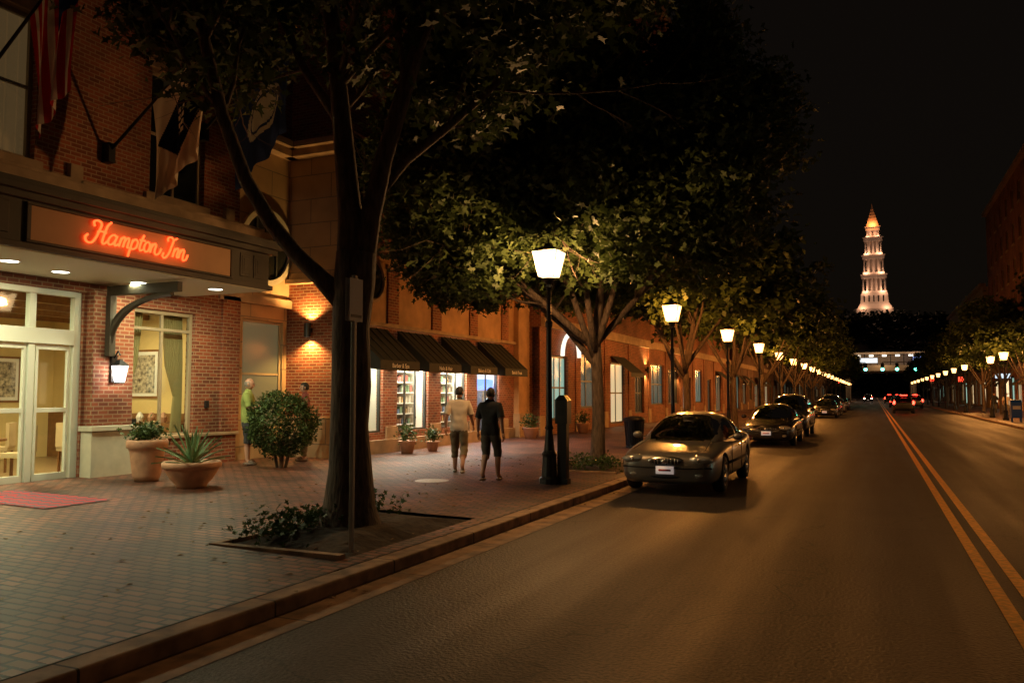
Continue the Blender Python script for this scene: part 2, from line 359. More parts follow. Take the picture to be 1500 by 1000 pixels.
def limb(base,az,tilt,L,r,n=5,rd=random):
    P=[Vector(base)];Q=[r]; d=Vector((math.cos(az)*math.sin(tilt),math.sin(az)*math.sin(tilt),math.cos(tilt)))
    for i in range(n):
        d=(d+Vector((rd.uniform(-.12,.12),rd.uniform(-.12,.12),.06))).normalized(); P.append(P[-1]+d*L/n); Q.append(r*(1-.55*(i+1)/n))
    return P,Q
def place_tree(mw,ml,loc,rz=0,s=1,name='street_tree'):
    e=empty(name,loc,rz); e.scale=(s,s,s)
    for n_,m in (('trunk',mw),('foliage',ml)):
        o=bpy.data.objects.new(n_,m); col.objects.link(o); o.parent=e
    return e
Rv=Vector((.915,.4035,0)); Fv=Vector((-.4035,.915,0))
def rp_(du,z,f=0): return Rv*du+Fv*f+Vector((0,0,z))
t1=([(0,0,-.15),(0,0,.02),(.0,0,.25),(.01,0,.7),(-.015,0,1.2),(.01,0,1.7),(-.01,0,2.4),rp_(.03,3.0),rp_(.05,3.35)],[.50,.40,.32,.265,.235,.245,.23,.26,.25])
L1=[([rp_(-.1,2.75),rp_(-.4,3.05),rp_(-.72,3.35,.05),rp_(-1.05,3.75,.1),rp_(-1.38,4.3,.1),rp_(-1.66,5.1,0),rp_(-1.86,6.0,-.1),rp_(-2.05,7.0,-.2)],[.15,.115,.1,.098,.09,.08,.07,.06]),
    ([rp_(.0,3.1),rp_(-.03,3.8),rp_(-.12,4.6,.05),rp_(-.22,5.5,.1),rp_(-.35,6.6,.1),rp_(-.4,7.8,.2)],[.2,.15,.13,.11,.1,.07]),
    ([rp_(.08,3.1),rp_(.22,3.8),rp_(.38,4.5,-.05),rp_(.65,5.4,-.1),rp_(.95,6.3,-.2),rp_(1.3,7.4,-.2)],[.19,.13,.115,.1,.08,.06]),
    ([rp_(.3,4.1),rp_(.6,4.6,.3),rp_(1.1,5.2,.8),rp_(1.7,5.9,1.2),rp_(2.5,6.8,1.4)],[.085,.07,.06,.05,.035]),
    ([rp_(-.1,4.5),rp_(-.3,5.2,.4),rp_(-.9,6.1,1.0),rp_(-1.4,7.2,1.4)],[.09,.075,.06,.05])]
mw,ml,n1=maketree(3,L1,t1,R=4.5,zc=8.9,zr=3.9,zmin=5.3,leaves=60,lsize=.21,prob=.5,pb=.85)
place_tree(mw,ml,(-5.9,8.45,.2))
def gentree(sd,zmin,leaves,lsize,keep=[],maxlev=3,tmpl=leafT,R=4.5,prob=.55,big=0):
    rd=random.Random(sd)
    tr=([(0,0,-.1),(0,0,.05),(.02,0,.4),(.03,.02,1.2),(.0,.02,2.2),(-.03,0,3.0)],[.3,.22,.165,.14,.125,.12])
    az=rd.uniform(0,6)
    Ls=[limb((-.02,0,2.3+.12*i),az+i*6.28/6+rd.uniform(-.3,.3),rd.uniform(.45,.8)+big*.1,rd.uniform(2.7,3.5)+big,.085,rd=rd) for i in range(6)]
    if big:
        for a in (3.3,3.75,2.8): Ls.append(limb((-.03,0,2.7),a,1.0,3.9,.08,rd=rd))
    Ls.append(limb((-.03,0,2.9),0,.08,4.2,.11,rd=rd))
    return maketree(sd,Ls,tr,R=R,zc=7.2,zr=4.6,zmin=zmin,leaves=leaves,lsize=lsize,keep=keep,maxlev=maxlev,tmpl=tmpl,prob=prob,pb=.85)
v0=gentree(11,3.9,60,.21,keep=[(.2,-3.5,4.1,1.1)],R=5.1,big=.6)
place_tree(v0[0],v0[1],(-5.75,17.8,.15),0,1.0)
vars_=[gentree(sd,4.75,46,.33,maxlev=2,tmpl=leafS,prob=.75) for sd in (12,13,14)]
for i,y in enumerate([28.2,38.8,49.2,59.5,70,81,92,104,118,133,150,170]):
    v=vars_[(i+1)%3]; place_tree(v[0],v[1],(-5.9,y,.13),i*1.3,.88+.1*((i*7)%3)/3)
for i,y in enumerate([66,78,90,103,117,133,150,170,195]):
    v=vars_[i%3]; place_tree(v[0],v[1],(9.6,y,.13),i*2.1+1,.9)
C=[]
for a,b in pits[:2]:
    for k in range(10):
        c=np.array([random.uniform(-6.4,-5.9) if a<8 else random.uniform(-6.3,-5.2),random.uniform(a+.2,b-.3),.3]); C.append(c+rng.normal(size=(90,3))*np.array([.16,.2,.07]))
C=np.concatenate(C)
o=bpy.data.objects.new('groundcover_plants',leafmesh('groundcover',C,.09,M['leaf2'],droop=-.5)); col.objects.link(o)
C=[]
for k in range(260):
    x=random.uniform(-9,-4.2); y=random.uniform(4,20)
    if x>-4.72: z=.012 if x>-4.48 else .137
    else: z=SWZ(x)+.008
    C.append((x,y,z))
# ------------------------------------------------------------ walls with openings
def wall_x(mb,X,y0,y1,z0,z1,ops,mat,depth=.18):
    ys=sorted({y0,y1,*[o[0] for o in ops],*[o[1] for o in ops]}); zs=sorted({z0,z1,*[o[2] for o in ops],*[o[3] for o in ops]})
    for i in range(len(ys)-1):
        for j in range(len(zs)-1):
            cy=(ys[i]+ys[i+1])/2; cz=(zs[j]+zs[j+1])/2
            if any(o[0]<cy<o[1] and o[2]<cz<o[3] for o in ops): continue
            mb.quad((X,ys[i],zs[j]),(X,ys[i+1],zs[j]),(X,ys[i+1],zs[j+1]),(X,ys[i],zs[j+1]),mat)
    for a,b,c,d in ops:
        B=X-depth
        mb.quad((X,a,c),(X,b,c),(B,b,c),(B,a,c),mat); mb.quad((X,a,d),(B,a,d),(B,b,d),(X,b,d),mat)
        mb.quad((X,a,c),(B,a,c),(B,a,d),(X,a,d),mat); mb.quad((X,b,c),(X,b,d),(B,b,d),(B,b,c),mat)
def win_x(mf,mg,X,o,gl,fr,nv=1,nh=1,t=.06):
    a,b,c,d=o
    mf.box(X-.03,X+.04,a,a+t,c,d,fr); mf.box(X-.03,X+.04,b-t,b,c,d,fr); mf.box(X-.03,X+.038,a+t,b-t,c,c+t,fr); mf.box(X-.03,X+.038,a+t,b-t,d-t,d,fr)
    for i in range(1,nv+1):
        y=a+(b-a)*i/(nv+1); mf.box(X-.02,X+.03,y-t*.4,y+t*.4,c+t,d-t,fr)
    for i in range(1,nh+1):
        z=c+(d-c)*i/(nh+1); mf.box(X-.018,X+.026,a+t,b-t,z-t*.4,z+t*.4,fr)
    mg.quad((X,a,c),(X,b,c),(X,b,d),(X,a,d),gl)
# ============================================================ HOTEL
H=empty('hotel_building')
wl=MB(); fr=MB(); gl=MB(); tr=MB()
WX=-13.2; G=.28
door=(6.3,10.5,G,3.65); win=(11.6,13.2,.92,3.5); win0=(2.5,5.6,.92,3.5)
wall_x(wl,WX,0,14.45,G-.1,4.0,[door,win,win0],M['brick'],.25)
UX=-12.6; UE=13.8
ups=[(7.55,9.0,5.65,8.1),(11.35,12.75,5.65,8.1),(3.8,5.2,5.65,8.1)]+[(a,b,9.5,11.9) for a,b in ((3.8,5.2),(7.55,9.0),(11.35,12.75))]+[(a,b,13,15.4) for a,b in ((3.8,5.2),(7.55,9.0),(11.35,12.75))]
wall_x(wl,UX,0,UE,5.0,22,ups,M['brick'],.2)
wl.quad((UX,UE,5),(UX-3,UE,5),(UX-3,UE,22),(UX,UE,22),M['brick'])
wl.quad((UX,0,5),(UX,0,22),(-20,0,22),(-20,0,5),M['brick']); wl.quad((UX,0,22),(UX,UE,22),(-20,UE,22),(-20,0,22),M['brick_dk'])
wl.quad((UX,0,4.98),(-13.6,0,4.98),(-13.6,UE,4.98),(UX,UE,4.98),M['trim'])
for o in ups:
    win_x(fr,gl,UX-.16,o,M['glass'] if o[0]==7.55 and o[2]<6 else M['glass_dk'],M['frame_t'],1,1,.07)
    tr.box(UX-.02,UX+.07,o[0]-.12,o[1]+.12,o[2]-.2,o[2]-.003,M['trim']); tr.box(UX-.02,UX+.05,o[0]-.12,o[1]+.12,o[3]+.003,o[3]+.25,M['trim'])
for k in range(15): gl.box(UX-.34,UX-.3+.02*(k%2),7.5+k*.105,7.5+k*.105+.1,5.6,8.15,M['lit_dim'])
tr.box(-12.75,-12.28,0,UE+.25,5.0,5.16,M['trim']); tr.box(-12.75,-12.05,0,UE+.45,5.162,5.32,M['trim']); tr.box(-12.75,-12.2,0,UE+.35,5.322,5.42,M['trim'])
tr.box(-12.75,-12.45,0,UE+.1,4.86,4.998,M['trim'])
for a in (9.6,13.3): tr.box(-12.62,-12.5,a,a+.25,5.43,5.75,M['trim'])
DX=WX-.12; F=M['frame_w']
for y0,y1 in ((6.3,6.42),(8.0,8.1),(9.5,9.62),(10.36,10.5)): fr.box(DX-.06,DX+.06,y0,y1,G,3.65,F)
for z0,z1 in ((2.68,2.95),(3.55,3.65)): fr.box(DX-.055,DX+.09,6.42,10.36,z0,z1,F)
for y0,y1 in ((6.5,7.95),(8.12,9.48),(9.66,10.32)):
    fr.box(DX-.03,DX+.03,y0,y1,G,G+.14,F); fr.box(DX-.03,DX+.03,y0,y1,1.48,1.56,F); fr.box(DX-.03,DX+.03,y0,y1,2.58,2.66,F)
    fr.box(DX-.03,DX+.032,y0,y0+.05,G+.14,2.58,F); fr.box(DX-.03,DX+.032,y1-.05,y1,G+.14,2.58,F)
gl.quad((DX,6.42,G),(DX,10.36,G),(DX,10.36,3.6),(DX,6.42,3.6),M['glass'])
win_x(fr,gl,WX-.12,win,M['glass'],M['frame_t'],1,0,.08); win_x(fr,gl,WX-.12,win0,M['glass'],M['frame_t'],1,0,.08)
fr.box(WX-.16,WX-.07,11.68,13.12,3.08,3.14,M['frame_t'])
tr.box(WX-.05,WX+.28,10.52,11.5,.15,1.12,M['planter']); tr.box(WX-.03,WX+.33,10.48,11.55,1.122,1.22,M['planter'])
tr.box(WX-.03,WX+.08,11.56,14.4,.15,.9,M['brick']); tr.box(WX-.03,WX+.12,11.56,14.45,.902,.97,M['trim'])
tr.box(WX+.003,WX+.2,10.56,11.46,1.223,3.7,M['brick'])
tr.box(WX-.1,WX+.06,13.95,14.5,.98,4.0,M['brick'])
tr.box(WX+.001,WX+.04,13.5,13.62,1.5,1.66,M['iron'])
wl.obj('walls',H); fr.obj('window_frames',H,bevel=.006); gl.obj('glazing',H); tr.obj('stone_trim',H,bevel=.012)
cn=MB(); c0,c1=2,12.9; CX=-11.0
cn.box(-13.25,CX,c0,c1,3.84,3.92,M['canopy_u'])
cn.box(-13.2,CX,c0,c1,3.925,4.62,M['canopy']); cn.box(-13.2,CX+.06,c0,c1+.06,3.86,3.95,M['canopy'])
cn.box(-13.2,CX+.12,c0,c1+.12,4.56,4.66,M['canopy']); cn.box(-13.2,CX+.2,c0,c1+.2,4.662,4.76,M['canopy']); cn.box(-13.2,CX+.1,c0,c1+.1,4.762,4.85,M['canopy'])
cn.box(CX,CX+.03,7.82,11.8,4.0,4.5,M['signface'])
for z0,z1 in ((3.96,3.997),(4.503,4.54)): cn.box(CX,CX+.05,7.75,11.87,z0,z1,M['canopy'])
cn.box(CX,CX+.05,7.75,7.817,3.998,4.502,M['canopy']); cn.box(CX,CX+.05,11.803,11.87,3.998,4.502,M['canopy'])
for y in (12.08,12.45): 
    for k in range(3): cn.box(CX,CX+.02+.01*k,y+.04*k,y+.3-.04*k,4.05+.05*k,4.5-.05*k,M['canopy'])
cn.box(CX,CX+.03,6.9,7.5,4.05,4.5,M['canopy'])
for (x,y) in ((-12.1,8.3),(-12.4,9.4),(-12.3,10.9),(-11.7,12.2),(-12.0,6.6)):
    cn.lathe([(0.0,0),(.13,0)],(x,y,3.834),M['recess'],16); cn.lathe([(.13,-.0),(.16,-.01),(.17,.01)],(x,y,3.835),M['frame_w'],16)
for y in (10.87,):
    cn.box(-13.0,-11.25,y-.06,y+.06,3.62,3.8,M['canopy'])
    P=[(-12.93+1.5*(1-math.cos(t)),y,2.75+.85*math.sin(t)) for t in [i*math.pi/2/10 for i in range(11)]]
    cn.tube(P,[.06]*11,M['canopy'],6); cn.box(-13.0,-12.88,y-.07,y+.07,2.5,3.62,M['canopy'])
    P=[(-12.9+1.15*(1-math.cos(t)),y,3.0+.55*math.sin(t)) for t in [i*math.pi/2/10 for i in range(11)]]
    cn.tube(P,[.035]*11,M['canopy'],6)
cn.obj('entrance_canopy',H,bevel=.008)
for (x,y) in ((-12.1,8.3),(-12.3,10.9),(-11.7,12.2),(-12.0,6.6)):  # downlight nearest the shrub is added to brighten the man beside it
    light('AREA','canopy_downlight',(x,y,3.8),82,(1,.97,.58),H,.22)
def catmull(P,k=6):
    P=[np.array(p,float) for p in P]; P=[2*P[0]-P[1]]+P+[2*P[-1]-P[-2]]; out=[]
    for i in range(1,len(P)-2):
        for j in range(k):
            t=j/k; a,b,c,d=P[i-1:i+3]; out.append(.5*((2*b)+(-a+c)*t+(2*a-5*b+4*c-d)*t*t+(-a+3*b-3*c+d)*t**3))
    out.append(P[-2]); return out
def nn(x): return [[(x,.95),(x-.03,0)],[(x-.02,.5),(x+.2,.95),(x+.4,.85),(x+.38,.15),(x+.52,.02)]]
ST=[[(-.05,1.45),(-.2,1.9),(.15,2.05),(.5,1.75),(.42,1.0),(.3,.4),(.05,-.1),(-.4,-.1),(-.6,.3),(-.45,.6)],
 [(1.3,2.15),(1.05,1.7),(.95,.8),(.95,.1),(1.15,-.02),(1.4,.3)],[(.3,1.0),(.7,1.1),(1.1,1.02)],
 [(2.1,.85),(1.8,1.0),(1.5,.7),(1.45,.2),(1.7,0),(2.0,.3),(2.15,.95)],[(2.15,.95),(2.05,.3),(2.15,0),(2.4,.2)],
 [(2.55,.9),(2.5,0)],[(2.5,.5),(2.7,.95),(2.9,.85),(2.88,0)],[(2.88,.5),(3.1,.95),(3.3,.85),(3.28,.1),(3.45,.05)],
 [(3.65,.95),(3.6,.2),(3.55,-.8)],[(3.6,.6),(3.85,1.0),(4.15,.8),(4.1,.2),(3.8,0),(3.6,.15)],
 [(4.6,1.6),(4.5,1.0),(4.45,.3),(4.6,0),(4.8,.15)],[(4.3,1.05),(4.85,1.05)],
 [(5.15+.27*math.cos(t),.5+.5*math.sin(t)) for t in [i*math.pi/4 for i in range(9)]],
 [(5.6,.95),(5.58,0)],[(5.58,.5),(5.8,.95),(6.0,.85),(6.0,.2),(6.2,-.1),(6.5,.1),(6.6,.6)],
 [(7.15,1.5),(7.05,1.85),(7.35,2.0),(7.7,1.8),(8.0,2.0)],[(7.7,1.85),(7.6,1.0),(7.5,.3),(7.2,-.25),(6.9,-.1),(6.95,.25)]]+nn(8.0)+nn(8.65)
ST[-1]=[(8.63,.5),(8.85,.95),(9.05,.85),(9.05,.2),(9.15,-.15),(9.45,0),(9.55,.5)]
ng=MB(); sc=.196
for st in ST:
    P=catmull(st); Q=[(CX+.075,8.78+(x+.22*y)*sc*1.02,4.14+y*sc*.84) for x,y in P]
    ng.tube(Q,[.017]*len(Q),M['neon'],6)
sg=ng.obj('hotel_sign',smooth=True)
for y in (9.2,10.2): light('POINT','neon_spill',(CX+.35,y,4.25),4,(1,.2,.06),sg,.2)
lb=MB(); x0,x1,y0,y1,z0,z1=-19,-13.5,1,14.3,.25,3.8
lb.quad((x0,y0,z0),(x1+.3,y0,z0),(x1+.3,y1,z0),(x0,y1,z0),M['floor_i'])
lb.quad((x0,y0,z1),(x0,y1,z1),(x1+.3,y1,z1),(x1+.3,y0,z1),M['canopy_u'])
lb.quad((x0,y0,z0),(x0,y1,z0),(x0,y1,z1),(x0,y0,z1),M['wall_y'])
lb.quad((x0,y1,z0),(x1+.28,y1,z0),(x1+.28,y1,z1),(x0,y1,z1),M['wall_y']); lb.quad((x0,y0,z0),(x0,y0,z1),(x1+.28,y0,z1),(x1+.28,y0,z0),M['wall_y'])
for x in (-14.6,-15.8,-17,-18.2): lb.box(x-.07,x+.07,y0+.02,y1-.02,3.55,3.79,M['wood'])
pc=[M['white'],pr('picture_art',(.35,.3,.22),.6,noise=.9,nscale=12),M['wood']]
def picture(x,y,z,w,h,ax):
    for k,(e,mm) in enumerate(((.0,pc[2]),(.05,pc[0]),(.13,pc[1]))):
        t=.02+.012*k
        if ax=='y': lb.box(x-w/2+e,x+w/2-e,y-t,y,z+e,z+h-e,mm)
        else: lb.box(x,x+t,y-w/2+e,y+w/2-e,z+e,z+h-e,mm)
picture(-15.85,14.29,1.7,1.0,1.15,'y'); picture(-17.4,14.29,1.6,.9,1.1,'y')
for y in (6,8,9.6,11.3,13): picture(-18.99,y,1.6,.8,1.1,'x')
lb.box(-17.8,-14.2,13.75,14.19,.25,1.15,M['wood']); lb.box(x0,x1+.25,14.2,14.285,.25,1.35,M['wood'])
for k in range(9): lb.lathe([(0,0),(.06,0),(.09,.12),(.04,.22),(0,.24)],(-14.5-k*.37,13.98,1.151),random.choice([M['white'],M['terra'],M['iron']]),10)
lb.box(-13.9,-13.72,11.7,12.2,.92,1.3,M['iron'])
def chair(x,y,a,mm):
    ca,sa=math.cos(a),math.sin(a)
    def bx(u0,u1,v0,v1,zz0,zz1,mt):
        pts=[(u0,v0),(u1,v0),(u1,v1),(u0,v1)]; W=[(x+u*ca-v*sa,y+u*sa+v*ca) for u,v in pts]
        lb.add([(p[0],p[1],zz0) for p in W]+[(p[0],p[1],zz1) for p in W],[(0,3,2,1),(4,5,6,7),(0,1,5,4),(1,2,6,5),(2,3,7,6),(3,0,4,7)],mt)
    z=.25; bx(-.23,.23,-.23,.23,z+.42,z+.5,mm); bx(-.23,.23,.19,.25,z+.5,z+.98,mm)
    for u in (-.21,.17):
        for v in (-.21,.17): bx(u,u+.04,v,v+.04,z,z+.42,M['wood'])
def table(x,y):
    lb.lathe([(0,.74),(.45,.74),(.45,.7),(.05,.69),(.04,.06),(.25,.02),(.25,0)],(x,y,.25),M['wood'],20)
for x,y in ((-14.8,9.7),(-15.4,7.6),(-16.6,10.5),(-14.7,12.3),(-16.8,8.4),(-14.9,6.0)):
    table(x,y)
    for k in range(3): a=k*2.1+x; chair(x+.7*math.sin(a),y-.7*math.cos(a),a+math.pi,M['cream'])
for yb in (12.98,11.8):
    for k in range(9):
        s_=1 if yb>12.5 else -1
        lb.tube([(-13.56,yb-s_*(.42-.06*k)+s_*.1,3.5),(-13.56,yb-s_*(.3-.05*k)+s_*.1,2.4),(-13.56,yb-s_*(.06-.02*k)+s_*.1,1.75),(-13.56,yb-s_*(.14-.03*k)+s_*.1,1.0)],[.035]*4,M['drape'],6)
lb.obj('lobby_interior',H)
for y,p in ((4,95),(7.5,125),(10.5,125),(12.8,60)): 
    light('AREA','lobby_ceiling_light',(-15.2,y,3.5),p,(1,.82,.42),H,.8)
lp=MB()
for x,y in ((-15.2,12.9),(-17,9.6),(-16.5,7.2)):
    lp.lathe([(.02,.35),(.12,.3),(.2,0),(.0,0)],(x,y,2.5),M['sconce'],16); lp.tube([(x,y,2.85),(x,y,3.7)],[.01,.01],M['iron'],6)
lp.obj('pendant_lamps',H)
ls=empty('wall_lantern'); b=MB(); cx,cy,cz=-12.8,10.98,2.02
b.box(cx-.2,cx-.14,cy-.06,cy+.06,cz+.0,cz+.5,M['iron']); b.tube([(cx-.15,cy,cz+.45),(cx-.05,cy,cz+.58),(cx,cy,cz+.5)],[.015]*3,M['iron'],6)
b.frus(cx,cy,cz,cz+.3,.06,.06,.1,.1,glow_glass('lantern_white',(1,.93,.85),3)); b.frus(cx,cy,cz+.3,cz+.42,.12,.12,.02,.02,M['iron']); b.box(cx-.06,cx+.06,cy-.06,cy+.06,cz-.03,cz-.001,M['iron'])
b.obj('lantern',ls); light('POINT','lantern_light',(cx,cy,cz+.15),14,(1,.85,.7),ls,.05)
# ============================================================ recess B
B=empty('hotel_side_wing'); wl=MB(); tr=MB(); gl=MB(); fr=MB()
BX=-13.3
ops=[(14.75,16.15,1.0,3.55)]
wall_x(wl,BX,13.8,16.3,.1,4.0,ops,M['stone'],.15); wall_x(wl,BX+.05,13.8,16.3,4.0,7.7,[],M['stone'])
wall_x(wl,BX+.05,13.8,16.3,7.7,22,[(14.4,15.8,9.5,11.9)],M['brick'],.2)
gl.quad((BX-.15,14.4,9.5),(BX-.15,15.8,9.5),(BX-.15,15.8,11.9),(BX-.15,14.4,11.9),M['glass_dk'])
tr.box(BX+.05,BX+.35,13.85,16.29,7.62,7.8,M['trim']); tr.box(BX+.05,BX+.5,13.85,16.29,7.802,7.95,M['trim'])
tr.box(BX+.05,BX+.16,13.85,16.29,3.9,4.1,M['trim'])
win_x(fr,gl,BX-.1,ops[0],pr('frosted_window',(.12,.13,.09),.3,emis=(.9,.8,.4),es=.07),M['frame_t'],0,1,.06)
def ring(mb,X,y,z,r,mat,t=.13,pr_=.08):
    n=40; vs=[];fs=[]
    for k in range(n):
        a=2*math.pi*k/n
        for rr,xx in ((r,X),(r,X+pr_),(r-t,X+pr_),(r-t,X-.05)): vs.append((xx,y+rr*math.cos(a),z+rr*math.sin(a)))
    for k in range(n):
        for j in range(3): fs.append((k*4+j,((k+1)%n)*4+j,((k+1)%n)*4+j+1,k*4+j+1))
    mb.add(vs,fs,mat)
ring(tr,BX+.06,15.4,5.3,.92,M['planter'])
gl.lathe([(0,0),(.82,0)],(BX+.075,15.4,5.3),M['glass_dk'],40,'x')
for k in range(-1,2): tr.box(BX+.08,BX+.11,15.4+k*.35-.02,15.4+k*.35+.02,5.3-.7,5.3+.7,M['frame_d'])
wl.obj('walls',B); tr.obj('stone_trim',B); gl.obj('glazing',B); fr.obj('window_frames',B)
# ============================================================ D shops building
D=empty('brick_shop_building'); wl=MB(); tr=MB(); gl=MB(); fr=MB(); it=MB()
X=-11.8; Y0,Y1=16.3,28.0
sh=[(16.85,18.35,.8,2.85),(19.05,20.75,.8,2.85),(21.5,23.2,.8,2.85),(23.95,25.65,.35,2.85)]
wall_x(wl,X,Y0,Y1,.1,3.55,sh,M['brick'],.2)
wall_x(wl,X,Y0,Y1,3.55,5.5,[],M['tan'])
ups=[]
for fl in range(5):
    for k in range(5): ups.append((16.9+k*2.25,18.2+k*2.25,6.3+fl*3.5,8.4+fl*3.5))
wall_x(wl,X,Y0,Y1,5.5,24,ups,M['brick'],.2)
for i,o in enumerate(ups):
    win_x(fr,gl,X-.14,o,M['glass_dk'],M['frame_t'],1,1)
    tr.box(X,X+.08,o[0]-.1,o[1]+.1,o[2]-.18,o[2]-.003,M['trim'])
for y in (18.45,20.85,23.3,25.75): 
    tr.box(X,X+.05,y+.05,y+.6,3.67,5.1,M['brick']); tr.box(X,X+.08,y+.0,y+.65,5.1,5.25,M['trim'])
    tr.box(X+.003,X+.06,y+.02,y+.58,.12,.95,M['trim'])
tr.box(X,X+.1,Y0,Y1,5.4,5.5,M['trim']); tr.box(X,X+.22,Y0-.1,Y1,5.502,5.68,M['trim']); tr.box(X,X+.1,Y0,Y1,3.56,3.66,M['trim'])
tr.box(X,X+.2,26.9,27.9,.2,5.4,M['tan']); tr.box(X,X+.26,26.85,27.95,.15,1.1,M['trim'])
tr.box(X,X+.09,Y0,26.8,.12,.62,M['trim'])
ring(tr,X+.01,17.75,4.75,.6,M['trim'],.1); gl.lathe([(0,0),(.52,0)],(X+.02,17.75,4.75),M['glass_dk'],32,'x')
wl.quad((-13.4,Y0,.1),(X,Y0,.1),(X,Y0,4.55),(-13.4,Y0,4.55),M['brick'])
wl.quad((-13.4,Y0-.03,4.55),(X,Y0-.03,4.55),(X,Y0-.03,7.7),(-13.4,Y0-.03,7.7),M['stone'])
wl.quad((-20,Y0,7.7),(X,Y0,7.7),(X,Y0,24),(-20,Y0,24),M['brick'])
wl.quad((X,Y1,5),(X-8,Y1,5),(X-8,Y1,24),(X,Y1,24),M['brick']); wl.quad((X,Y0,24),(X,Y1,24),(-20,Y1,24),(-20,Y0,24),M['brick_dk'])
tr.box(-13.25,X+.12,Y0-.12,Y0-.001,.12,1.25,M['stone']); tr.box(-13.25,X+.1,Y0-.16,Y0-.001,4.5,4.62,M['trim'])
tr.box(-13.2,X+.3,Y0-.35,Y0-.032,7.62,7.8,M['trim']); tr.box(-13.2,X+.45,Y0-.5,Y0-.032,7.802,7.95,M['trim'])
sw=pr('shop_wall',(.62,.56,.46),.7); cols=[pr('shelf_item_%d'%i,c,.5) for i,c in enumerate([(.5,.42,.3),(.4,.10,.08),(.10,.16,.3),(.45,.28,.1),(.12,.22,.12),(.6,.55,.45),(.05,.04,.04),(.2,.1,.06)])]
for i,o in enumerate(sh):
    a,b,c,d=o; bk=X-1.3
    it.quad((bk,a-.2,c-.1),(bk,b+.2,c-.1),(bk,b+.2,d+.2),(bk,a-.2,d+.2),sw); it.quad((bk,a-.2,c-.05),(X-.2,a-.2,c-.05),(X-.2,b+.2,c-.05),(bk,b+.2,c-.05),M['wood'])
    it.quad((bk,a-.2,d+.1),(bk,b+.2,d+.1),(X-.2,b+.2,d+.1),(X-.2,a-.2,d+.1),sw)
    it.quad((bk,a-.2,c),(bk,a-.2,d+.1),(X-.2,a-.2,d+.1),(X-.2,a-.2,c),sw); it.quad((bk,b+.2,c),(X-.2,b+.2,c),(X-.2,b+.2,d+.1),(bk,b+.2,d+.1),sw)
    if i in (1,2):
        for z in (.95,1.25,1.55,1.85,2.15,2.45):
            it.box(X-.95,X-.55,a-.1,b+.1,z-.03,z,M['white'])
            y=a
            while y<b-.02:
                w_=random.uniform(.05,.13); it.box(X-.9,X-.6,y,y+w_,z+.001,z+random.uniform(.13,.22),random.choice(cols)); y+=w_+random.uniform(.02,.06)
    if i==0:
        it.box(X-.5,X-.47,a+.15,a+.75,1.0,2.3,M['white']); it.box(X-.46,X-.45,a+.25,a+.5,1.2,1.9,pr('poster_green',(.1,.5,.2),.5,emis=(.1,.6,.2),es=.25)); it.ell((X-.44,a+.38,2.02),(.02,.09,.11),M['skin'])
        it.box(X-.6,X-.57,a+.9,b-.1,1.1,2.1,cols[2])
    if i==3:
        it.box(X-.75,X-.25,a+.9,b-.1,.35,1.9,pr('atm_body',(.2,.22,.26),.4)); it.box(X-.76,X-.22,a+.85,b-.05,1.95,2.3,emi('atm_sign',(.15,.25,1),3)); it.box(X-.249,X-.24,a+1.05,b-.35,1.35,1.65,emi('atm_screen',(.5,.7,1),2))
    light('AREA','shop_light',(X-.4,(a+b)/2,d+.02),[60,190,190,80][i],[(.95,1,.85),(1,.95,.85),(1,.95,.85),(.6,.7,1)][i],D,.5,sy=1.2)
    win_x(fr,gl,X-.12,o,M['glass'],M['frame_d'],[0,2,2,1][i],0,.05)
    it.box(X+.05,X+.12,a+.3,b-.3,3.0,3.05,M['sconce']); light('AREA','awning_fill_light',(X+.3,(a+b)/2,2.98),62,(1,.72,.42),D,.2,sy=1.2)  # glowing strip and lamp added to brighten the pavement under each awning
wl.obj('walls',D); tr.obj('stone_trim',D,bevel=.01); gl.obj('glazing',D); fr.obj('window_frames',D); it.obj('shop_interiors',D)
for k,y in enumerate((16.6,18.95,21.4,23.85)):
    a=MB(); AW=1.85; yb=y+AW; fx=X+1.05
    a.quad((X+.06,y,3.5),(fx,y,2.62),(fx,yb,2.62),(X+.06,yb,3.5),M['awning'])
    a.quad((fx,y,2.62),(fx,y,2.38),(fx,yb,2.38),(fx,yb,2.62),M['awning'])
    for yy in (y,yb): a.add([(X+.06,yy,3.5),(fx,yy,2.62),(fx,yy,2.38),(X+.06,yy,2.5)],[(0,1,2,3)],M['awning'])
    for t in np.linspace(.1,.9,5): a.tube([(X+.07,y+AW*t,3.505),(fx,y+AW*t,2.625)],[.012]*2,M['awning'],5)
    o=a.obj('shop_awning')
    cu=bpy.data.curves.new('awning_lettering','FONT'); cu.body=['Barber & Spa','Nails & Hair','Bakery & Cafe','Bank & Trust'][k]; cu.size=.15; cu.extrude=.002; cu.align_x='CENTER'
    t=bpy.data.objects.new('lettering',cu); col.objects.link(t); t.location=(fx+.006,y+AW/2,2.45); t.rotation_euler=(math.pi/2,0,math.pi/2); cu.materials.append(M['white']); t.parent=o
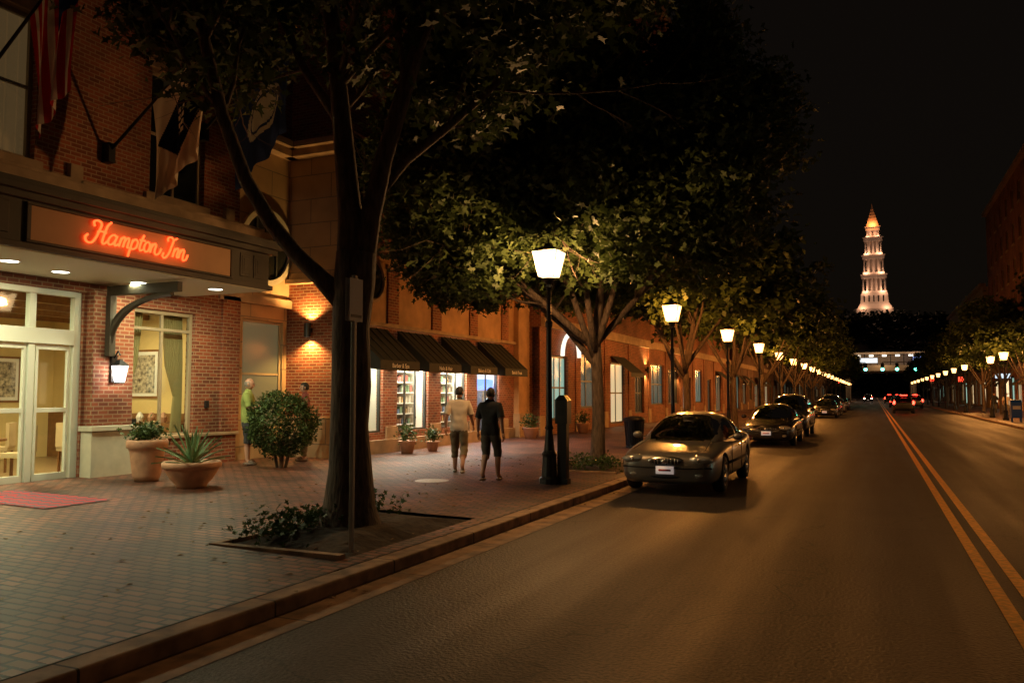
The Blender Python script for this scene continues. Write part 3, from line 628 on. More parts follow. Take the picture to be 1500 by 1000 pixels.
def sconce(x,y,z,ny,pw=26):
    e=empty('wall_sconce'); b=MB(); ox,oy=(0,-.16) if ny else (.16,0)
    cx,cy=x+ox,y+oy
    b.lathe([(.075,-.17),(.085,-.17),(.085,.17),(.075,.17)],(cx,cy,z),M['iron'],14)
    b.lathe([(0,0),(.07,0)],(cx,cy,z-.16),M['sconce'],14); b.lathe([(0,0),(.07,0)],(cx,cy,z+.16),M['sconce'],14)
    b.box(min(cx,x)-.03,max(cx,x)+.03 if not ny else cx+.03,min(cy,y)-.0 if ny else cy-.03,max(cy,y) if ny else cy+.03,z-.05,z+.05,M['iron'])
    b.obj('fixture',e)
    light('SPOT','uplight',(cx,cy,z+.18),pw,(1,.52,.14),e,.04,(math.pi,0,0),spot=2.3); light('SPOT','downlight',(cx,cy,z-.18),pw,(1,.52,.14),e,.04,(0,0,0),spot=2.3)
sconce(-12.55,16.3,3.35,True,230)
# ============================================================ generic blocks
def block(name,X,Y0,Y1,Ht,bay,lit,mat,side=1,shopglow=.25,seed=1,gz=.3,groundw=.62):
    rd=random.Random(seed); e=empty(name); wl=MB(); fr=MB(); gl=MB(); tr=MB()
    n=int((Y1-Y0)/bay); g=[];u=[]
    for k in range(n):
        gw=groundw*rd.uniform(.6,1.25)
        a=Y0+bay*(k+.5*(1-gw)); g.append((a,a+bay*gw,gz+rd.choice([.1,.5,.5,.9]),rd.choice([2.9,3.3,3.5])))
    nf=int((Ht-6)/3.4)
    for f in range(nf):
        for k in range(n):
            a=Y0+bay*(k+.32); u.append((a,a+bay*.36,6.2+3.4*f,8.2+3.4*f))
    wall_x(wl,X,Y0,Y1,.0,Ht,g+u,mat,.2)
    for o in g:
        gm=pr('shopglass',(.05,.06,.05),.15,noise=.6,nscale=2,emis=(1,.75,.4) if rd.random()<.75 else (.6,1,.8),es=shopglow*rd.uniform(.05,1)**3)
        win_x(fr,gl,X-.15,o,gm,M['frame_d'],rd.choice([1,2,3]),rd.choice([0,1]),.08)
        if rd.random()<.45: tr.add([(X+.02,o[0],3.6),(X+1.0,o[0],2.8),(X+1.0,o[1],2.8),(X+.02,o[1],3.6),(X+1.0,o[0],2.6),(X+1.0,o[1],2.6)],[(0,1,2,3),(1,4,5,2)],M['awning'])
    for o in u:
        r=rd.random(); win_x(fr,gl,X-.15,o,M['lit_w'] if r<lit else M['glass_dk'],M['frame_t'],1,1)
        tr.box(X,X+.08,o[0]-.1,o[1]+.1,o[2]-.18,o[2]-.003,M['trim'])
    tr.box(X,X+.15,Y0,Y1,4.3,4.7,M['trim']); tr.box(X-.3,X+.4,Y0,Y1,Ht,Ht+.4,M['trim'])
    for k in range(n+1):
        tr.box(X,X+.06,Y0+bay*k-.25,Y0+bay*k+.25,.0,1.0,M['trim'])
        tr.box(X,X+.05,Y0+bay*k-.22,Y0+bay*k+.22,1.0,4.3,mat)
    wl.box(X-12,X-.5,Y0,Y1,0,Ht-.01,mat); wl.quad((X-.5,Y0,0),(X,Y0,0),(X,Y0,Ht),(X-.5,Y0,Ht),mat); wl.quad((X-.5,Y1,0),(X-.5,Y1,Ht),(X,Y1,Ht),(X,Y1,0),mat)
    for m_,nm in ((wl,'walls'),(fr,'window_frames'),(gl,'glazing'),(tr,'stone_trim')):
        o=m_.obj(nm,e)
    if side<0:
        for c in e.children:
            for v in c.data.vertices: v.co.x=-v.co.x
            c.data.flip_normals()
    return e
block('brick_office_building',-11.3,28.3,72,24.5,4.0,.05,M['brick'],1,.7,3)
block('corner_building',-11.6,76,140,13,4.5,.06,M['brick_dk'],1,.7,4)
block('row_building',-11.4,144,235,11,5,.1,M['stone'],1,.9,5)
block('brick_apartment_building',-12.8,70,112,23,4,.0,M['brick'],-1,3.0,6)
block('row_building',-12.6,115,165,15,4.5,.05,M['stone'],-1,2.5,7)
block('row_building',-12.9,168,235,10,4.5,.05,M['brick_dk'],-1,2.0,8)
block('brick_corner_shop',-12.2,10,62,12,4,.1,M['brick'],-1,1.5,9)
sconce(-11.3,43.5,3.1,False,150); sconce(-11.3,51.5,3.1,False,100)
mb=MB()
for (y,z,l) in ((28.7,10.3,.6),(42,14.3,1.8),(30.5,14,.5),(36,9.6,.7)): mb.box(-11.29,-11.2,y,y+l,z,z+.4,M['lit_g'])
mb.obj('lit_office_sign')
mb=MB(); ws=emi('hanging_sign_face',(.75,.9,1),1.1)
for y,z,l,mm in ((64,3.2,1.4,ws),(76,3.1,1.8,emi('amber_sign',(1,.6,.2),1.8)),(93,3.3,1.6,ws)): 
    mb.box(10.9,12.3,y,y+.12,z,z+.55,M['iron']); mb.box(10.95,12.25,y-.012,y-.002,z+.05,z+.5,mm); mb.tube([(12.8,y+.06,z+.7),(10.9,y+.06,z+.7)],[.03,.03],M['iron'],6)
mb.obj('hanging_shop_sign')
mb=MB()
P=[(-11.15,31.2+1.0*math.cos(t),3.3+.9*math.sin(t)) for t in np.linspace(0,math.pi,14)]
mb.tube(P,[.09]*14,emi('arch_light',(1,.95,.8),1.3),6); mb.obj('arch_sign')
# ------------------------------------------------------------ flags
def flag(base,az,tilt,L,hoist,fly,fn,mats,name='flag_on_pole',seed=0,gather=.45):
    e=empty(name); b=MB(); base=Vector(base); d=Vector((math.cos(az)*math.cos(tilt),math.sin(az)*math.cos(tilt),math.sin(tilt)))
    b.tube([base,base+d*L],[.03,.022],M['iron'],8); b.ell(base+d*(L+.04),(.05,.05,.05),pr('brass',(.5,.35,.1),.3,metal=1)); b.box(base.x-.1,base.x+.08,base.y-.07,base.y+.07,base.z-.2,base.z+.15,M['iron'])
    b.obj('pole',e)
    f=MB(); n,m=60,70; g=[]
    side=Vector((-math.sin(az),math.cos(az),0))
    for j in range(m+1):
        t=j/m
        for i in range(n+1):
            s=i/n; p=base+d*(L-hoist+s*hoist-.03); mid=base+d*(L-.03-hoist*.5)
            sh=(1-gather*min(1,t*1.2)); q=mid+(p-mid)*sh
            q=Vector((q.x,q.y,p.z*(1-t*.5)+q.z*t*.5))-Vector((0,0,1))*fly*t
            fold=.08*t**.5*math.sin(s*13+seed+t*2)+.03*math.sin(s*27+t*5)*t
            g.append(q+side*fold)
    for j in range(m):
        for i in range(n):
            a=j*(n+1)+i; f.add([g[a],g[a+1],g[a+n+2],g[a+n+1]],[(0,1,2,3)],mats[fn((i+.5)/n,(j+.5)/m)])
    o=f.obj('cloth',e); bm=bmesh.new(); bm.from_mesh(o.data); bmesh.ops.remove_doubles(bm,verts=bm.verts,dist=1e-4)
    for q in bm.faces: q.smooth=True
    bm.to_mesh(o.data); bm.free(); return e
def cloth(n,c):
    m,nt,out=newmat(n); b=N(nt,'ShaderNodeBsdfDiffuse'); b.inputs[0].default_value=(*c,1); t=N(nt,'ShaderNodeBsdfTranslucent'); t.inputs[0].default_value=(*c,1)
    mx=N(nt,'ShaderNodeMixShader'); mx.inputs[0].default_value=.35; nt.links.new(b.outputs[0],mx.inputs[1]); nt.links.new(t.outputs[0],mx.inputs[2]); nt.links.new(mx.outputs[0],out.inputs[0]); return m
cr_,cw_,cb_=cloth('flag_red',(.45,.03,.03)),cloth('flag_white',(.7,.62,.5)),cloth('flag_blue',(.03,.05,.16))
cw2=cloth('flag_cream',(.75,.62,.46))
def us(s,t):
    if s>7/13 and t<.4: return 2
    return int(s*13)%2
flag((-12.5,8.0,6.6),0,math.radians(38),2.8,1.4,2.0,us,[cr_,cw_,cb_])
def hl(s,t):
    u=abs(s-.5)/.4+abs(t-.5)/.36
    if u<1:
        if .40<s<.45 and .3<t<.7 and int(t*42)%3: return 1
        if .55<s<.60 and .35<t<.65 and int(t*42)%3: return 1
        return 2
    return 1
flag((-12.5,10.35,6.15),0,math.radians(36),3.0,1.7,1.85,hl,[cr_,cw2,cloth('flag_navy',(.01,.012,.03))],seed=2,gather=.3)
def sl(s,t):
    q=(s-.5)**2/.10+(t-.5)**2/.05
    return 1 if q<1 and not (.45<q<.6) else 2
flag((-12.5,12.6,7.2),0,math.radians(38),2.9,1.9,2.0,sl,[cr_,cloth('seal_white',(.5,.5,.47)),cb_],seed=4,gather=.2)
# ------------------------------------------------------------ street lamps
lm=MB()
lm.lathe([(.0,0),(.19,0),(.19,.1),(.15,.14),(.13,.5),(.145,.56),(.10,.62),(.075,.9),(.065,1.0),(.085,1.03),(.06,1.08),(.05,2.9),(.07,2.93),(.07,3.0),(.045,3.04),(.04,3.6),(.08,3.66),(.05,3.72),(.12,3.8),(.13,3.83),(0,3.84)],(0,0,0),M['iron'],16)
hw0,hw1,za,zb=.155,.25,3.85,4.33
for sx in (-1,1):
    for sy in (-1,1): lm.tube([(sx*hw0,sy*hw0,za),(sx*hw1,sy*hw1,zb)],[.008,.008],M['iron'],5)
lm.frus(0,0,zb,zb+.02,.26,.26,.265,.265,M['iron']); lm.frus(0,0,zb+.021,zb+.10,.25,.25,.1,.1,M['iron']); lm.frus(0,0,zb+.101,zb+.17,.07,.07,.05,.05,M['iron']); lm.ell((0,0,zb+.21),(.03,.03,.05),M['iron'])
lmesh=lm.mesh('post')
def gmesh(mat):
    g=MB(); h=[(-1,-1),(1,-1),(1,1),(-1,1)]
    for k in range(4):
        a=h[k]; b=h[(k+1)%4]; g.quad((a[0]*hw0,a[1]*hw0,za+.01),(b[0]*hw0,b[1]*hw0,za+.01),(b[0]*hw1,b[1]*hw1,zb-.005),(a[0]*hw1,a[1]*hw1,zb-.005),mat)
    return g.mesh('lantern_glass')
gn=gmesh(M['lamp']); go=gmesh(M['lamp_o']); gf=gmesh(M['lamp_far'])
def slamp(x,y,pw,far=False,c=(1,.52,.16),white=False):
    e=empty('street_lamp',(x,y,.14))
    for nm,me in (('post',lmesh),('lantern_glass',gf if far else (gn if white else go))):
        o=bpy.data.objects.new(nm,me); col.objects.link(o); o.parent=e
    if not far: light('POINT','bulb',(0,0,4.1),pw,c,e,.1)
LP=760
for k in range(-2,22):
    if k==-1: continue
    y=14.3+10.3*k
    slamp(-5.55,y,{-2:25,0:480}.get(k,LP),far=k>8,c=(1,.50,.17) if k==0 else (1,.36,.065),white=(k==0))
for y,p in ((-8,20),(14,25),(38,380),(61,1000),(67.5,1000),(86,1000)): slamp(7.7,y,p,False,(1,.38,.08))
for y in (97,108,120,132,145,158,172,186,200): slamp(7.7,y,0,True)
# ------------------------------------------------------------ street furniture
def signpost(x,y,z0):
    b=MB(); b.box(x-.022,x+.022,y-.022,y+.022,z0-.1,3.08,pr('galvanised',(.3,.29,.27),.45,metal=.5))
    e=b.obj('parking_sign',bevel=.004); c=MB()
    c.box(x+.024,x+.028,y-.12,y+.12,2.58,3.04,M['white']); c.box(x+.0282,x+.029,y-.1,y+.1,2.62,2.65,M['frame_d'])
    c.box(x-.028,x-.024,y-.12,y+.12,2.58,3.04,pr('alu_sign',(.55,.55,.52),.4)); c.obj('sign_plate',e)
signpost(-5.1,7.35,.15)
b=MB(); b.box(-5.42,-5.2,14.3,14.5,.1,.24,M['iron']); b.box(-5.4,-5.22,14.32,14.48,.24,1.25,M['iron']); b.box(-5.43,-5.19,14.28,14.52,1.25,1.68,M['iron']); b.frus(-5.31,14.4,1.68,1.78,.13,.13,.05,.08,M['iron']); b.box(-5.37,-5.25,14.27,14.279,1.4,1.56,M['rubber']); b.obj('parking_pay_station',bevel=.015)
def bin_(x,y):
    b=MB(); b.lathe([(.0,0),(.26,0),(.26,.06),(.22,.1)],(x,y,.17),M['iron'],24)
    for k in range(24):
        t=k*math.pi/12; b.tube([(x+.24*math.cos(t),y+.24*math.sin(t),.23),(x+.3*math.cos(t),y+.3*math.sin(t),1.0)],[.012,.012],M['iron'],4)
    b.lathe([(.2,.05),(.25,.85)],(x,y,.2),M['iron'],24); b.lathe([(.32,.8),(.34,.86),(.3,.92),(.16,.96),(.15,.9)],(x,y,.17),M['iron'],24); b.obj('litter_bin')
bin_(-6.7,24.4)
b=MB(); b.lathe([(0,.006),(.3,.006),(.33,.003)],(-7.6,13.5,SWZ(-7.6)),pr('manhole_metal',(.45,.38,.28),.4,metal=.6,noise=.3,nscale=30),28); b.obj('manhole_cover')
b=MB(); bx,by=7.7,56.8; blue=pr('mailbox_blue',(.02,.10,.45),.4)
for sx in (-.25,.2):
    for sy in (-.25,.2): b.box(bx+sx,bx+sx+.05,by+sy,by+sy+.05,.12,.4,blue)
b.box(bx-.28,bx+.28,by-.28,by+.28,.4,1.2,blue)
P=[(bx-.28,by+.28*math.cos(t),1.2+.28*math.sin(t)) for t in np.linspace(0,math.pi,12)]; Q=[(bx+.28,p[1],p[2]) for p in P]
b.add(P+Q,[tuple(range(12)),tuple(range(23,11,-1))]+[(i,i+1,13+i,12+i) for i in range(11)],blue); b.box(bx-.2,bx+.2,by-.29,by-.282,.9,1.1,M['white']); b.obj('mailbox')
b=MB(); b.lathe([(0,0),(.2,0),(.235,.1),(.29,.5),(.31,.56),(.345,.58),(.35,.68),(.33,.72),(.29,.72),(.28,.62),(0,.62)],(-11.8,10.75,.28),M['terra'],32); p=b.obj('terracotta_planter',smooth=True)
C2=np.array([-11.8,10.75,1.1])+rng.normal(size=(700,3))*np.array([.13,.13,.08]); o=bpy.data.objects.new('plant',leafmesh('plant',C2,.09,M['leaf2'],droop=-.6)); col.objects.link(o); o.parent=p
b=MB(); b.lathe([(0,0),(.24,0),(.26,.05),(.34,.14),(.42,.27),(.44,.32),(.47,.33),(.48,.4),(.45,.43),(.41,.42),(.4,.36),(0,.36)],(-10.5,10.5,.25),M['terra'],36); p=b.obj('bowl_planter',smooth=True)
b=MB(); ag=pr('agave_leaf',(.16,.27,.13),.5,noise=.2,nscale=20)
for k in range(34):
    a=k*2.4; til=.15+1.15*(k/34); L=random.uniform(.6,.8); w_=.035
    d=Vector((math.cos(a)*math.sin(til),math.sin(a)*math.sin(til),math.cos(til))); s_=Vector((-math.sin(a),math.cos(a),0)); up=s_.cross(d)*-1
    c=Vector((-10.5,10.5,.6)); P=[]
    for t,ww in ((0,.7),(.35,1),(.7,.7),(1,.03)):
        q=c+d*L*t+Vector((0,0,-.12*t*t*til)); P+= [q-s_*w_*ww+up*.012,q-up*.008,q+s_*w_*ww+up*.012]
    b.add(P,[(3*i+j,3*i+j+1,3*i+j+4,3*i+j+3) for i in range(3) for j in range(2)],ag)
b.obj('agave',p)
def matm():
    m,nt,out=newmat('door_mat'); L=nt.links; b=N(nt,'ShaderNodeBsdfPrincipled'); L.new(b.outputs[0],out.inputs[0]); b.inputs['Roughness'].default_value=.9
    g=N(nt,'ShaderNodeNewGeometry'); mp=N(nt,'ShaderNodeMapping'); mp.inputs['Rotation'].default_value=(0,0,.785); L.new(g.outputs['Position'],mp.inputs[0])
    c=N(nt,'ShaderNodeTexChecker'); c.inputs['Scale'].default_value=7; c.inputs[1].default_value=(.42,.03,.04,1); c.inputs[2].default_value=(.10,.09,.12,1); L.new(mp.outputs[0],c.inputs[0]); L.new(c.outputs[0],b.inputs['Base Color']); return m
b=MB()
b.add([(-12.4,7.7,SWZ(-12.4)+.012),(-10.3,7.7,SWZ(-10.3)+.012),(-10.3,8.75,SWZ(-10.3)+.012),(-12.4,8.75,SWZ(-12.4)+.012)],[(0,1,2,3)],matm()); b.obj('door_mat')
e=empty('round_shrub'); b=MB(); sx,sy,sz=-11.42,13.9,1.15
for k in range(6):
    a=k*1.05; b.tube([(sx+.08*math.cos(a),sy+.08*math.sin(a),.2),(sx+.2*math.cos(a),sy+.2*math.sin(a),.7),(sx+.4*math.cos(a),sy+.4*math.sin(a),1.2)],[.03,.02,.01],M['bark'],6)
b.obj('stems',e)
d=rng.normal(size=(9000,3)); d/=np.linalg.norm(d,axis=1)[:,None]
bump=np.array([mnoise.noise(Vector(x*2.6))*.2+mnoise.noise(Vector(x*6))*.1 for x in d]); r=(.72+bump)*rng.uniform(.5,1,9000)**.35
C2=d*r[:,None]*np.array([1,1,.92])+np.array([sx,sy,sz])
o=bpy.data.objects.new('foliage',leafmesh('shrub',C2,.075,M['leaf2'],droop=-.1)); col.objects.link(o); o.parent=e
for (x,y,s_) in ((-11.2,18.6,.25),(-11.0,19.6,.2),(-10.9,26.3,.3),(-10.6,31,.3)):
    b=MB(); b.lathe([(0,0),(s_*.6,0),(s_*.9,s_*1.2),(s_,s_*1.3),(s_*.85,s_*1.25),(0,s_*1.1)],(x,y,.26),M['terra'],18); p=b.obj('potted_plant',smooth=True)
    C2=np.array([x,y,.35+s_*1.6])+rng.normal(size=(350,3))*s_*.45; o=bpy.data.objects.new('plant',leafmesh('plant',C2,.09,M['leaf2'],droop=-.5)); col.objects.link(o); o.parent=p
fl=pr('dry_leaf',(.22,.13,.05),.8)
mb=MB()
for (x,y,z) in C:
    a=random.uniform(0,6.28); s=random.uniform(.05,.09); ca,sa=math.cos(a),math.sin(a)
    mb.add([(x+(u*ca-v*sa)*s,y+(u*sa+v*ca)*s,z+h) for u,v,h in ((-.5,0,0),(0,.3,.01),(.5,0,0),(0,-.3,.012))],[(0,1,2,3)],fl)
mb.obj('fallen_leaves')
# ------------------------------------------------------------ cars
def interp(y,pts):
    xs=[p[0] for p in pts]; return float(np.interp(y,xs,[p[1] for p in pts]))
def sm(y,pts,h=.12): return (interp(y-h,pts)+interp(y,pts)*2+interp(y+h,pts))/4
_carcache={}
def carmeshes(kind,pm,lights):
    key=(kind,pm.name,lights)
    if key in _carcache: return _carcache[key]
    if kind=='sedan':
        L=5.0; ys=[0,.05,.18,.45,.9,1.3,1.6,2.2,2.8,3.4,4.0,4.3,4.7,4.92,5.0]
        hw=[.56,.72,.83,.89,.915,.92,.925,.93,.93,.925,.915,.90,.86,.79,.66]
        zt=[.56,.67,.745,.81,.875,.925,.95,.96,.96,.975,1.02,1.035,1.02,.96,.82]
        zb=[.30,.22,.19,.18,.18,.18,.18,.18,.18,.18,.18,.19,.24,.3,.38]
        prof=[(1.2,.90),(1.65,1.13),(2.15,1.36),(2.5,1.43),(3.0,1.445),(3.4,1.39),(3.9,1.20),(4.45,1.0)]; hb=[(1.2,.66),(1.6,.80),(2.2,.85),(3.2,.85),(3.9,.79),(4.45,.62)]
        bz=.86; top=1.445; wy=(.96,3.76); side=(1.62,.62,4.05,.62); Bp=(2.78,2.86)
    else:
        L=4.8; ys=[0,.05,.15,.4,.9,1.2,1.5,2.2,2.8,3.4,4.0,4.4,4.65,4.76,4.8]
        hw=[.72,.82,.87,.91,.93,.94,.94,.94,.94,.94,.94,.93,.91,.87,.8]
        zt=[.75,.9,.98,1.03,1.08,1.11,1.13,1.13,1.13,1.13,1.13,1.13,1.12,1.08,1.0]
        zb=[.38,.3,.27,.26,.26,.26,.26,.26,.26,.26,.26,.28,.32,.36,.42]
        prof=[(1.15,1.05),(1.5,1.35),(1.9,1.68),(2.2,1.76),(3.0,1.80),(4.2,1.78),(4.5,1.6),(4.72,1.05)]; hb=[(1.15,.72),(1.5,.84),(2,.87),(4.3,.87),(4.72,.8)]
        bz=1.02; top=1.8; wy=(.92,3.75); side=(1.35,.5,4.55,.2); Bp=(2.7,2.8)
    b=MB(); sec=[(0,0),(.45,0),(.82,.0),(.95,.10),(1.0,.33),(1.0,.58),(.975,.8),(.9,.92),(.68,.97),(.35,.995),(0,1.0)]
    vs=[];n=0
    for i,y in enumerate(ys):
        h=zt[i]-zb[i]; ring_=[(hw[i]*a,y,zb[i]+h*c) for a,c in sec]; ring_+=[(-x,y,z) for x,y,z in ring_[-2:0:-1]]; n=len(ring_); vs+=ring_
    fs=[(i*n+k,i*n+(k+1)%n,(i+1)*n+(k+1)%n,(i+1)*n+k) for i in range(len(ys)-1) for k in range(n)]+[tuple(range(n)),tuple((len(ys)-1)*n+k for k in range(n))]
    b.add(vs,fs,pm); b.mi(M['rubber']); o=b.obj('tmp'); bm=bmesh.new(); bm.from_mesh(o.data); bmesh.ops.recalc_face_normals(bm,faces=bm.faces); bm.to_mesh(o.data); bm.free()
    ss=o.modifiers.new('s','SUBSURF'); ss.levels=2; ss.render_levels=2
    c=MB(); c.mi(pm)
    R=.375
    for y in wy:
        for s_ in (-1,1):
            x0=s_*.66; nn_=28; V=[]
            for xx in (x0,s_*1.3):
                for k in range(nn_): V.append((xx,y+R*math.cos(2*math.pi*k/nn_),.345+R*math.sin(2*math.pi*k/nn_)))
            c.add(V,[(k,(k+1)%nn_,nn_+(k+1)%nn_,nn_+k) for k in range(nn_)]+[tuple(range(nn_)),tuple(range(nn_,2*nn_))],M['rubber'])
    co_=c.obj('tmpc'); bm=bmesh.new(); bm.from_mesh(co_.data); bmesh.ops.recalc_face_normals(bm,faces=bm.faces); bm.to_mesh(co_.data); bm.free()
    bo=o.modifiers.new('b','BOOLEAN'); bo.operation='DIFFERENCE'; bo.object=co_; bo.solver='EXACT'
    dg=bpy.context.evaluated_depsgraph_get(); dg.update(); body=bpy.data.meshes.new_from_object(o.evaluated_get(dg)); body.name='body'
    bpy.data.objects.remove(o); bpy.data.objects.remove(co_)
    for p in body.polygons: p.use_smooth=True
    g=MB(); ny,nt_=64,48; ya,yb=prof[0][0],prof[-1][0]; rows=[]
    for i in range(ny+1):
        y=ya+(yb-ya)*i/ny; Hc=sm(y,prof); H_=max(.03,Hc-bz); hbb=sm(y,hb); rw=[]
        for k in range(nt_+1):
            th=math.pi*k/nt_; cc,sn=math.cos(th),math.sin(th); e_=2/3.4
            x=hbb*math.copysign(abs(cc)**e_,cc); z=bz+H_*(sn**e_); x*=1-.24*(z-bz)/(top-bz); rw.append(Vector((x,y,z)))
        rows.append(rw)
    vs=[p for r in rows for p in r]; W=nt_+1
    g.mi(pm)
    for p in vs: g.v.append(tuple(p))
    for i in range(ny):
        for k in range(nt_):
            a,b_,c_,d_=rows[i][k],rows[i][k+1],rows[i+1][k+1],rows[i+1][k]
            cen=(a+b_+c_+d_)/4; nr=(b_-a).cross(d_-a); nr=nr.normalized() if nr.length>1e-9 else Vector((0,0,1))
            if nr.dot(Vector((cen.x,0,cen.z-.6)))<0: nr=-nr
            zr_=(cen.z-bz)/(top-bz); mt=pm
            if abs(nr.x)>.6 and .14<zr_<.84 and side[0]+side[1]*zr_<cen.y<side[2]-side[3]*zr_ and not (Bp[0]<cen.y<Bp[1]): mt=M['carglass']
            w_=interp(cen.y,hb)*(1-.24*zr_)-.09
            if abs(cen.x)<w_ and nr.y<-.22 and .1<zr_<.93 and cen.y<2.4: mt=M['carglass']
            if abs(cen.x)<w_ and nr.y>.22 and .14<zr_<.9 and cen.y>3.2: mt=M['carglass']
            g.f.append((i*W+k,i*W+k+1,(i+1)*W+k+1,(i+1)*W+k)); g.m.append(g.mi(mt))
    gm=g.mesh('cabin',True)
    d=MB()
    for s_ in (-.38,.38):
        for yy in (2.55,3.35):
            d.box(s_-.22,s_+.22,yy,yy+.12,bz,bz+.2,M['seat']); d.box(s_-.12,s_+.12,yy+.02,yy+.1,bz+.24,bz+.4,M['seat'])
    d.box(-.68,.68,1.55,1.95,bz,bz+.1,M['seat']); d.box(-.1,.1,2.02,2.05,top-.13,top-.07,M['seat'])
    d.box(-.76,.76,1.95,3.9,bz+.06,bz+.12,M['seat'])
    if kind=='sedan':
        for s_ in (-1,1):
            d.ell((s_*.60,.125,.625),(.225,.125,.085),M['lens'],16,8); d.ell((s_*.60,.09,.625),(.07,.10,.05),M['chrome'],10,6)
            d.ell((s_*.74,4.86,.80),(.14,.13,.09),M['tail'] if lights else M['tail_off'],14,8)
            d.ell((s_*.58,.045,.36),(.09,.04,.045),M['lens'],10,6)
        d.ell((0,.05,.60),(.35,.085,.095),M['chrome'],24,8); d.ell((0,.02,.60),(.30,.068,.068),M['rubber'],24,8)
        for k in range(9): d.box(-.24+.06*k-.008,-.24+.06*k+.008,-.055,-.04,.548,.652,M['chrome'])
        d.ell((0,-.05,.60),(.06,.02,.04),M['chrome'],12,6)
        d.ell((0,.05,.33),(.42,.055,.045),M['rubber'],24,6)
        d.box(-.16,.16,-.045,-.03,.38,.52,M['plate']); d.box(-.11,.11,-.049,-.046,.43,.465,M['redtxt'])
        d.box(-.16,.16,5.0,5.015,.6,.74,M['plate'])
        d.tube([(-.8,.12,.49),(-.62,.03,.49),(-.3,-.012,.49),(.3,-.012,.49),(.62,.03,.49),(.8,.12,.49)],[.018]*6,M['rubber'],6)
        d.tube([(-.66,.34,.80),(-.6,1.25,.935)],[.006,.006],M['rubber'],4); d.tube([(.66,.34,.80),(.6,1.25,.935)],[.006,.006],M['rubber'],4)
        for s_ in (-1,1):
            for yy in (1.62,2.82,3.78): d.box(s_*.925-.006,s_*.925+.006,yy,yy+.012,.3,bz-.0,M['rubber'])
            d.tube([(s_*.845,1.75,bz+.09),(s_*.862,2.8,bz+.085),(s_*.82,3.85,bz+.09)],[.012]*3,M['chrome'],6)
    else:
        for s_ in (-1,1):
            d.ell((s_*.68,.08,.84),(.15,.08,.1),M['head'] if lights=='h' else M['lens'],14,8); d.ell((s_*.80,4.70,1.0),(.11,.12,.2),M['tail'] if lights else M['tail_off'],12,8)
        d.box(-.45,.45,.0,.03,.74,.93,M['chrome']); d.box(-.42,.42,-.01,.02,.76,.91,M['rubber']); d.box(-.7,.7,-.03,.08,.45,.6,M['rubber']); d.box(-.16,.16,-.045,-.031,.47,.58,M['plate'])
        if lights is True: d.box(-.3,.3,4.66,4.7,1.66,1.72,M['tail'])
    for s_ in (-1,1):
        d.ell((s_*1.0,side[0]+.25,bz+.12),(.1,.06,.07),pm,12,8)
        for yh in (2.35,3.25): d.box(s_*.935-.012,s_*.935+.012,yh,yh+.16,bz-.08,bz-.055,M['chrome'])
        d.box(s_*.93-.012,s_*.93+.012,1.3,3.35,.5,.545,M['rubber'])
        for y in wy:
            cx=s_*.80; q=-1 if s_<0 else 1
            d.lathe([(.2,-.1),(.3,-.105),(.33,-.07),(.335,0),(.33,.07),(.3,.105),(.22,.1)],(cx,y,.335),M['rubber'],32,'x')
            d.lathe([(.22,.1*q),(.215,.085*q),(.19,.03*q),(0,.03*q)],(cx,y,.335),M['rubber'],32,'x'); d.lathe([(.222,.095*q),(.205,.1*q),(.195,.08*q)],(cx,y,.335),M['alloy'],32,'x')
            d.lathe([(.06,.085*q),(.05,.1*q),(0,.1*q)],(cx,y,.335),M['alloy'],16,'x')
            for k in range(7):
                t=k*2*math.pi/7; d.tube([(cx+.085*q,y+.04*math.cos(t),.335+.04*math.sin(t)),(cx+.08*q,y+.2*math.cos(t),.335+.2*math.sin(t))],[.03,.024],M['alloy'],6)
    dm=d.mesh('trim_and_wheels',True)
    _carcache[key]=(body,gm,dm,L); return _carcache[key]
def car(name,x,y,kind,pm,away=False,lights=False):
    ms=carmeshes(kind,pm,lights); L=ms[3]
    e=empty(name,(x,y if not away else y+L,.0),math.pi if away else 0)
    if away: e.location.y=y+L
    for nm,me in zip(('body','cabin','trim_and_wheels'),ms[:3]):
        o=bpy.data.objects.new(nm,me); col.objects.link(o); o.parent=e
    return e
car('parked_car',-3.45,14.6,'sedan',M['p1']); car('parked_car',-3.45,29.6,'sedan',M['p2']); car('parked_suv',-3.45,36.2,'suv',M['p3'])
car('parked_car',-3.45,66,'sedan',M['p2']); car('parked_suv',-3.45,73,'suv',M['p3']); car('parked_car',-3.45,84,'sedan',M['p1']); car('parked_car',-3.45,97,'sedan',M['p2'])
for x,y,k in ((2.5,84,'suv'),(2.8,98,'sedan'),(4.6,112,'suv'),(2.8,122,'sedan'),(3.6,150,'suv'),(2.7,175,'suv'),(5.2,138,'sedan')): car('driving_car',x,y,k,M['p2'],True,True)
car('driving_suv',-1.2,190,'suv',M['p3'],False,'h')
